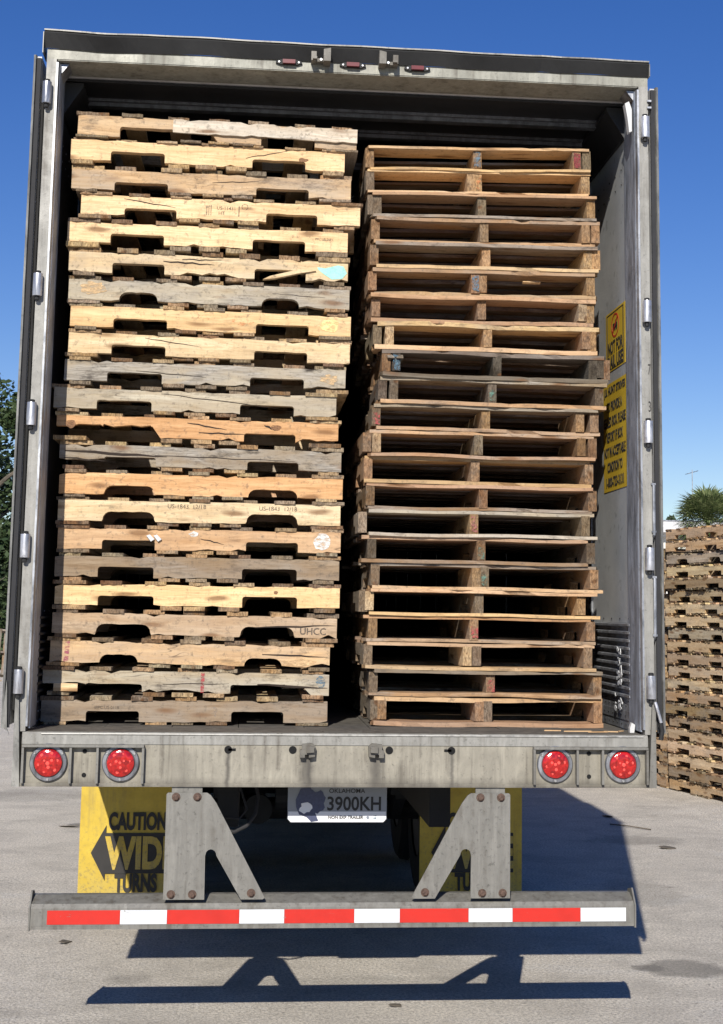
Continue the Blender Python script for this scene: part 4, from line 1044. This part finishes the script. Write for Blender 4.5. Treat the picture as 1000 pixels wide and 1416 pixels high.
RC = [TAN, PINE, GREY, TAN, PINE, TAN, TAN, PINE, BLACKISH, DARK, TAN, BROWN, TAN, DARK, SILVER, DARK, TAN, GREY, TAN, GREY, TAN, TAN]
RLAB = ['right stack topmost pallet, middle stringer end painted blue and one right end dark red',
 'second pallet from the top of the right stack, with a bright orange middle stringer end',
 'third pallet from the top of the right stack, grey with doubled stringer ends at left',
 'fourth pallet from the top of the right stack, orange wood block beside its right stringer',
 'fifth pallet from the top of the right stack, pale edge board above dark gaps',
 'right stack pallet with blue and bare middle stringer ends, sixth from the top',
 'right stack pallet with a tan front board and paired right ends, seventh from the top',
 'pallet directly above the black one in the right stack, with a thick light left block',
 'black mouldy pallet in the right stack that sticks out furthest to the right',
 'pallet just below the black one in the right stack, with a mossy middle stringer end',
 'right stack pallet with a reddish left stringer end and ragged splintered right block',
 'right stack pallet with paired left blocks and brown front board, eleventh from the bottom',
 'tan right stack pallet with three plain stringer ends, tenth from the bottom',
 'dark right stack pallet with nearly black stringer ends, ninth from the bottom',
 'right stack pallet with a silver grey front board, eighth from the bottom',
 'right stack pallet with green tinted middle end and dark left end, seventh from the bottom',
 'right stack pallet with doubled middle stringers and bright thin front board, sixth from bottom',
 'right stack pallet with a bright yellow edge board over grey stringers, fifth from the bottom',
 'right stack pallet with a smeared red paint mark on its middle stringer end',
 'right stack pallet with a short stub hanging beside its middle stringer, third from the bottom',
 'right stack pallet with a red streak on its middle block, second from the bottom',
 'bottom right stack pallet with paired left and middle stringers, resting on the trailer floor']
for i, (xc, zt, sl_, ends) in enumerate(RIGHT):
    rr = random.Random(3000+i)
    dn = zt-RIGHT[i+1][1] if i < 21 else zt-ZF-0.001
    H = 0.086; tt = max(0.009, (dn-H)/2); tb = dn-H-tt
    n = len(ends)
    # choose the three true stringers: extremes and the one nearest the middle
    mid = min(ends[1:-1], key=lambda e: abs(e-(ends[0]+ends[-1])/2)); main = [ends[0], mid, ends[-1]]
    extra = []
    base = RC[i]
    cols = [base, base, TAN, GREY] if base not in (BLACKISH, DARK) else [base, base, BROWN]
    for e in ends:
        if e not in main:
            extra.append((-0.609+0.20-rr.uniform(0, .006), -(e-xc), SHORT[rr.randrange(4)], jit(rr.choice(cols+[PALE]), rr, a=.3)))
    bc = [base, base, TAN, BROWN] if base not in (BLACKISH, DARK) else [BROWN, TAN, GREY]
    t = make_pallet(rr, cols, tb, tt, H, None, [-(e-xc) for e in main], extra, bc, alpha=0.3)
    k = 0
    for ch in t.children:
        if ch.name.startswith(('deck_board', 'bottom_board')) and ch.location.x >= -0.5: ch.color = jit((0.20, 0.135, 0.085), rr, a=.5)  # inner boards coloured darker, the shade inside the stack painted in
        if ch.name.startswith(('deck_board', 'bottom_board')) and ch.location.x < -0.5: 
            ch.color = jit(PINE if i in (0, 1, 4, 7, 16, 17) else (TAN if base != BLACKISH else DARK), rr, a=.15 if i != 14 else .6)
            if i == 14: ch.color = jit(SILVER, rr, a=.5)
            if i in (2, 3, 6, 11, 18, 20) and rr.random() < .6: ch.color = jit((0.44, 0.29, 0.18), rr, a=.3)
            ch.data = rr.choice(FRONT)
            if rr.random() < .3 and base not in (BLACKISH,): ch.color = jit(rr.choice([(0.30, 0.20, 0.125), GREY, (0.46, 0.33, 0.20)]), rr, a=.5)
            ch.location.x = -0.609+0.069+rr.uniform(-.022, .006); ch.rotation_euler.z += R(rr.uniform(-.6, .6))
    Yf = 0.29+0.09*i/21
    t.location = (xc, Yf+0.609, zt-dn); t.rotation_euler = (0, R(-sl_), R(90)) if False else (0, 0, R(90))
    t.rotation_mode = 'XYZ'; t.rotation_euler = (R(sl_) * 0, 0, R(90))
    # lean about the world Y axis = local x axis of the turned pallet
    t.rotation_euler = (Matrix.Rotation(R(-sl_), 3, 'Y') @ Matrix.Rotation(R(90+rr.uniform(-.5, .5)), 3, 'Z')).to_euler()
    tag(t, RLAB[i], 'pallet', 'pallets stacked on the right side of the trailer')
    for (ri, ei), mt in ENDC.items():
        if ri == i:
            yl = -(ends[min(ei, n-1)]-xc); z0 = tb+0.006
            m_ = MB(); r3 = random.Random(i)
            w_ = 0.016
            zz = H-0.012 if mt not in ('p_teal', 'p_redline') else H*0.62
            pts = [(yl-w_, z0), (yl+w_*r3.uniform(.5, 1), z0+.004), (yl+w_, z0+zz*.5), (yl+w_*r3.uniform(.6, 1), z0+zz), (yl-w_*.9, z0+zz*r3.uniform(.85, 1))]
            m_.prism(pts, -0.6175, -0.608, 'x'); m_.build('painted_end', [mt], t)
    if i == 8:
        for (yl, l_) in ((0.44, .07), (0.40, .05)):
            m_ = MB(); m_.prism([(-0.63, tb+.06), (-0.60, tb+.082), (-0.5, tb+.075), (-0.52, tb+.05)], yl, yl+.03, 'y'); o = m_.build('splinter', ['wood'], t); o.color = (*DARK, .5)
    if i == 5:
        m_ = MB(); m_.prism([(-0.58, tb+.062), (-0.57, tb+.071), (-0.56, tb+.070), (-0.565, tb+.056)], -.26, -.18, 'y'); o = m_.build('splinter', ['wood'], t); o.color = (*PINE, 0)

# loose scraps on the floor edge
rr = random.Random(9)
for k, (x, y, a, l) in enumerate(((1.08, .10, 8, .09), (1.14, .12, -15, .06), (1.0, .13, 3, .12), (1.19, .15, 40, .035), (.9, .16, -5, .07))):
    m = MB(); m.prism([(-l/2, -.004), (l/2, -.002), (l/2*.9, .003), (-l/2*.8, .005)], 0.0, 0.004, 'z')
    o = m.build('wood_splinter', ['wood'], loc=(x, y, ZF+0.0015), rot=(0, 0, R(a))); o.color = (*PINE, 0)
    tag(o, ['thin pale splinter on the trailer floor right of centre by the sill', 'short splinter on the trailer floor near the right corner', 'longest pale splinter on the trailer floor edge', 'tiny chip in the right rear corner of the trailer floor', 'splinter on the trailer floor in front of the right stack, leftmost scrap'][k], 'splinter', 'splinters on the trailer floor')
m = MB(); m.prism([(1.214, ZF+.0015), (1.232, ZF+.0015), (1.236, ZF+.034), (1.222, ZF+.043), (1.214, ZF+.02)], 0.09, 0.115, 'y')
tag(m.build('plastic_scrap', ['plastic']), 'white crumpled plastic scrap standing in the right corner of the trailer floor', 'scrap')

PINE = (0.78, 0.60, 0.375); TAN = (0.60, 0.45, 0.29); GREY = (0.33, 0.285, 0.22)
# --- outdoor columns of pallets to the right of the trailer
proto = []
for k in range(5):
    rr = random.Random(6000+k)
    t = make_pallet(rr, [[TAN, GREY], [BROWN, TAN, GREY], [PALE, TAN], [GREY, SILVER, DARK], [(0.50, 0.36, 0.22), TAN]][k], alpha=0.35, frontcol=jit([(0.66, 0.51, 0.33), (0.52, 0.41, 0.28), PALE, (0.48, 0.42, 0.33), (0.70, 0.53, 0.33)][k], rr, a=.25))
    proto.append(t)
used = [False]*5
def put_pallet(k, loc, rz, label, group, rr):
    if not used[k]: t = proto[k]; used[k] = True
    else:
        t = proto[k].copy(); col.objects.link(t)
        pq = rr.uniform(.62, 1.25)
        for ch in proto[k].children:
            c = ch.copy(); col.objects.link(c); c.parent = t
            q = pq*(1+rr.uniform(-.2, .15)); cc = ch.color; c.color = (cc[0]*q, cc[1]*q*rr.uniform(.95, 1.04), cc[2]*q*rr.uniform(.9, 1.06), min(1, max(0, cc[3]+rr.uniform(-.3, .35))))
    t.location = loc; t.rotation_euler = (0, R(rr.uniform(-.25, .25)), rz)
    tag(t, label, 'pallet', group); return t
tx, ty = 0.217, -0.976
def column(far, n, grp, where, seed, pitch=0.119):
    rr = random.Random(seed); rz = R(-77.5)
    ordn = ['bottom', 'second', 'third', 'fourth', 'fifth', 'sixth', 'seventh', 'eighth', 'ninth', 'tenth', 'eleventh', 'twelfth', 'thirteenth', 'fourteenth', 'fifteenth', 'sixteenth', 'seventeenth', 'eighteenth', 'nineteenth', 'twentieth', 'topmost']
    for i in range(n):
        s_ = 0.609+rr.uniform(-.015, .02); d = 0.508+rr.uniform(-.02, .02)
        x = far[0]+tx*s_+0.976*d; y = far[1]+ty*s_+0.217*d
        o = 'topmost' if i == n-1 else ordn[i]
        lab = '%s weathered pallet %sof %s' % (o, '' if o in ('bottom', 'topmost') else 'from the ground ', where)
        put_pallet(rr.randrange(5), (x, y, 0.001+i*pitch), rz+R(rr.uniform(-1.2, 1.2)), lab, grp, rr)
column((3.79, 8.52), 21, 'pallets in the outdoor column nearest the right picture edge', 'the near outdoor column at the right edge', 71, 0.1222)
column((3.535, 9.80), 20, 'pallets in the outdoor column partly behind the trailer door', 'the farther outdoor column beside the trailer door', 72)

# ------------------------------------------------------------------ vegetation
def crown_mesh(seed, Hh, Rr, n, leaf, mat, lobes=14, zbase=0.25):
    rr = random.Random(seed); m = MB(); L = []
    for k in range(lobes):
        a = rr.uniform(0, 6.28); q = rr.uniform(0.1, 0.8)*Rr; z = Hh*(zbase+(1-zbase)*rr.random()*0.88)
        s_ = Rr*rr.uniform(0.22, 0.5)*(1.15-0.5*z/Hh)
        L.append((q*math.cos(a)*(1.2-0.6*z/Hh), q*math.sin(a)*(1.2-0.6*z/Hh), z, s_))
    for _ in range(n):
        cx, cy_, cz, s_ = rr.choice(L)
        d = Vector((rr.gauss(0, 1), rr.gauss(0, 1), rr.gauss(0, 1))).normalized()*s_*rr.random()**0.45
        p = Vector((cx, cy_, cz))+d*Vector((1, 1, .8)).x
        u = Vector((rr.gauss(0, 1), rr.gauss(0, 1), rr.gauss(0, .6))).normalized(); v = u.orthogonal().normalized()
        v = (v*math.cos(k := rr.random()*6.28)+u.cross(v)*math.sin(k))
        l = leaf*rr.uniform(.6, 1.4); w_ = l*.5
        m.add([p-u*l, p+v*w_, p+u*l, p-v*w_], [(0, 1, 2, 3)])
    return m
def tree(name, loc, Hh, Rr, seed, label, cat='tree', n=7000, leaf=.13, mat='leaf', group=None, lobes=14, zbase=.25):
    t = empty(name, loc); rr = random.Random(seed)
    m = MB(); top = Hh*.75
    m.tube([(0, 0, 0), (rr.uniform(-.2, .2), rr.uniform(-.2, .2), top*.35), (rr.uniform(-.4, .4), rr.uniform(-.3, .3), top*.7), (rr.uniform(-.5, .5), 0, top)], Hh*.028, 9, r1=Hh*.006)
    for k in range(8):
        a = k*2.4; z = top*(.35+.07*k); l = Rr*rr.uniform(.45, .8)
        m.tube([(0, 0, z), (math.cos(a)*l*.5, math.sin(a)*l*.5, z+l*.35), (math.cos(a)*l, math.sin(a)*l, z+l*.6)], Hh*.011, 6, r1=Hh*.003)
    m.build('trunk', ['bark'], t, smooth=True)
    crown_mesh(seed, Hh, Rr, n, leaf, mat, lobes, zbase).build('crown', [mat], t, fix=False)
    tag(t, label, cat, group); return t
tree('oak_tree', (-8.5, 38.5, 0), 8.9, 3.0, 5, 'dense dark green tree with a ragged top left of the trailer', n=16000, leaf=.11, lobes=26, zbase=.08)
tree('oak_tree', (-11.5, 44, 0), 9.5, 4.2, 6, 'broader tree standing behind the ragged one, at the far left', n=12000, leaf=.15, lobes=22, zbase=.05)
tree('shrub', (-8.2, 36.0, 0), 3.2, 2.2, 8, 'low dark bush under the left tree beside the trailer door', 'bush', n=8000, leaf=.09, lobes=14, zbase=.02)
tree('distant_tree', (14.45, 46, 0), 5.7, 0.9, 9, 'small dark tree top showing over the white roof at right', n=2500, leaf=.09, mat='leaf2', lobes=8, zbase=.5)
tree('distant_tree', (16.5, 60, 0), 6.0, 3.2, 10, 'low distant tree behind the palm at right', n=5000, leaf=.15, mat='leaf2', zbase=.1)
for k, (x, y, h_, lab) in enumerate(((-16, 50, 9, 'left tree farthest out along the yard edge'), (-4.5, 52, 8, 'tree beyond the trailer, hidden by its left side'), (2.5, 56, 8.5, 'tree straight ahead beyond the trailer'))):
    pass

# palm
pt = empty('palm_tree', (12.6, 35.0, 0)); tag(pt, 'shaggy green palm with spiky fan leaves above the outdoor pallets', 'palm')
m = MB(); m.tube([(0, 0, 0), (.05, 0, 2), (.02, 0, 4.2)], .2, 12, r1=.16); m.build('trunk', ['bark'], pt, smooth=True)
m = MB(); rr = random.Random(12)
for k in range(170):
    a = rr.uniform(0, 6.28); e = rr.uniform(-.75, 1.5); d = Vector((math.cos(a)*math.cos(e), math.sin(a)*math.cos(e), math.sin(e)))
    st = Vector((0, 0, 4.25)); l = rr.uniform(.5, 1.0); b = st+d*l*.75
    side = d.cross(Vector((0, 0, 1))).normalized() if abs(d.z) < .98 else Vector((1, 0, 0)); nrm = side.cross(d)
    m.add([st-side*.012, st+side*.012, b+side*.008, b-side*.008], [(0, 1, 2, 3)])
    for j in range(22):
        q = (j-10.5)/10.5*1.45; dd = (d*math.cos(q)+side*math.sin(q)+nrm*rr.uniform(-.18, .18)).normalized()
        ll = rr.uniform(.42, .66); tip = b+dd*ll-Vector((0, 0, .10*ll+.04)); w_ = dd.cross(nrm).normalized()*.018; mid = b+dd*ll*.55
        m.add([b, mid+w_, tip, mid-w_], [(0, 1, 2, 3)])
m.build('crown', ['palm'], pt, fix=False)

# white building behind the pallets
bd = empty('white_building', (15.5, 41, 0)); tag(bd, 'low white building with a flat pale roof edge behind the outdoor pallets', 'building')
m = MB(); m.box((-5.5, 0, 0), (8, 9, 4.22)); m.build('wall', ['white_wall'], bd)
m = MB(); m.box((-5.9, -.5, 4.36), (8.4, 9.4, 4.7)); m.box((-5.6, -.12, 4.221), (8.1, 9.1, 4.359)); m.build('roof', ['fascia'], bd)
m = MB(); m.box((-5.9, -.51, 4.705), (8.4, 9.4, 4.75)); m.build('roof_edge', ['galv'], bd)
for x in (-3, 0.5, 4):
    m = MB(); m.box((x, -.04, 1.2), (x+1.2, -.001, 2.4)); wn = m.build('window', ['fascia'], bd)
    m = MB(); m.box((x+.06, -.05, 1.26), (x+1.14, -.041, 2.34)); m.build('pane', ['glass'], wn)
m = MB(); m.tube([(-1.2, 1.0, 4.7), (-1.2, 1.0, 6.55)], .013, 6); m.tube([(-1.40, 1.0, 6.40), (-1.0, 1.0, 6.52)], .012, 6)
for k in range(4): m.tube([(-1.38+k*.11, .8, 6.41+k*.032), (-1.38+k*.11, 1.2, 6.41+k*.032)], .008, 5)
m.build('antenna', ['galv'], bd)

# far woods closing the yard on every side beyond the buildings
m = MB(); rr = random.Random(77)
for k in range(15000):
    a = rr.uniform(0, 6.283); d = 95+rr.uniform(0, 9); x, y = d*math.sin(a), d*math.cos(a)
    top = 4.6+1.0*math.sin(a*23)+0.7*math.sin(a*61+1); z = rr.random()**0.8*top
    u = Vector((rr.gauss(0, 1), rr.gauss(0, 1), rr.gauss(0, .7))).normalized(); v = u.orthogonal().normalized(); l = rr.uniform(.4, .95); p = Vector((x, y, z))
    m.add([p-u*l, p+v*l*.6, p+u*l, p-v*l*.6], [(0, 1, 2, 3)])
tag(m.build('distant_woods', ['leaf2'], fix=False), 'low dark band of far trees around the yard', kind='stuff')

# junk at the far left edge of the yard
for k, (x, y, rot, s_, lab, cat) in enumerate(((-6.9, 31.0, (R(62), R(8), R(20)), 1.2, 'broken grey pallet leaning on its edge at the far left', 'pallet'),
        (-7.4, 30.6, (R(15), R(-12), R(60)), 1.1, 'dark broken pallet lying tilted in the far left junk heap', 'pallet'),
        (-6.95, 29.6, (R(4), R(6), R(-10)), 1.0, 'flat broken pallet on the ground at the front of the far left heap', 'pallet'))):
    rr = random.Random(60+k); t = make_pallet(rr, [DARK, GREY, BROWN], alpha=.7)
    t.name = 'broken_pallet'; t.location = (x, y, (0.62, .22, .02)[k]); t.rotation_euler = rot; t.scale = (s_,)*3
    tag(t, lab, cat, 'broken pallets in the far left heap')
for k, (x, y, a, c, lab) in enumerate(((-6.6, 28.6, 30, TAN, 'tan loose board lying across the ground in front of the heap'), (-7.0, 28.2, -20, DARK, 'dark loose board nearest the camera at the far left'), (-6.75, 30.2, 75, PALE, 'pale board sticking up out of the far left heap'))):
    o = link('loose_board', WIDE[k], None, (x, y, .03+.3*(k == 2)), (0, R(50 if k == 2 else 3), R(a))); o.color = (*c, .5); o.scale = (1.3, 1.3, 2)
    tag(o, lab, 'board', 'loose boards by the far left heap')

# small litter on the concrete
rr = random.Random(31)
m = MB(); m.tube([(2.60, 6.10, .008), (2.72, 5.95, .014), (2.86, 5.80, .008)], .005, 6)
tag(m.build('twig', ['bark']), 'thin dry twig lying on the sunlit concrete right of the trailer', 'twig')
for k, (x, y, s_, lab) in enumerate(((-1.28, 1.92, .045, 'dark dry leaf on the concrete left of the bar shadow'), (-1.75, 6.0, .06, 'dark flat scrap on the ground left of the yellow flap'), (.30, .62, .022, 'small dark leaf on the concrete near the bottom edge'), (2.75, 4.9, .05, 'brown leaf on the concrete right of the trailer shadow'), (2.7, 6.6, .05, 'far brown leaf on the concrete below the pallet wall'))):
    m = MB(); pts = [(s_*math.cos(a)*rr.uniform(.5, 1.2)*1.5, s_*math.sin(a)*rr.uniform(.4, 1)) for a in [j*.9 for j in range(7)]]
    m.prism(pts, 0, .004, 'z'); o = m.build('dry_leaf', ['bark'], loc=(x, y, .006), rot=(R(6), R(5), rr.uniform(0, 3)))
    tag(o, lab, 'leaf')
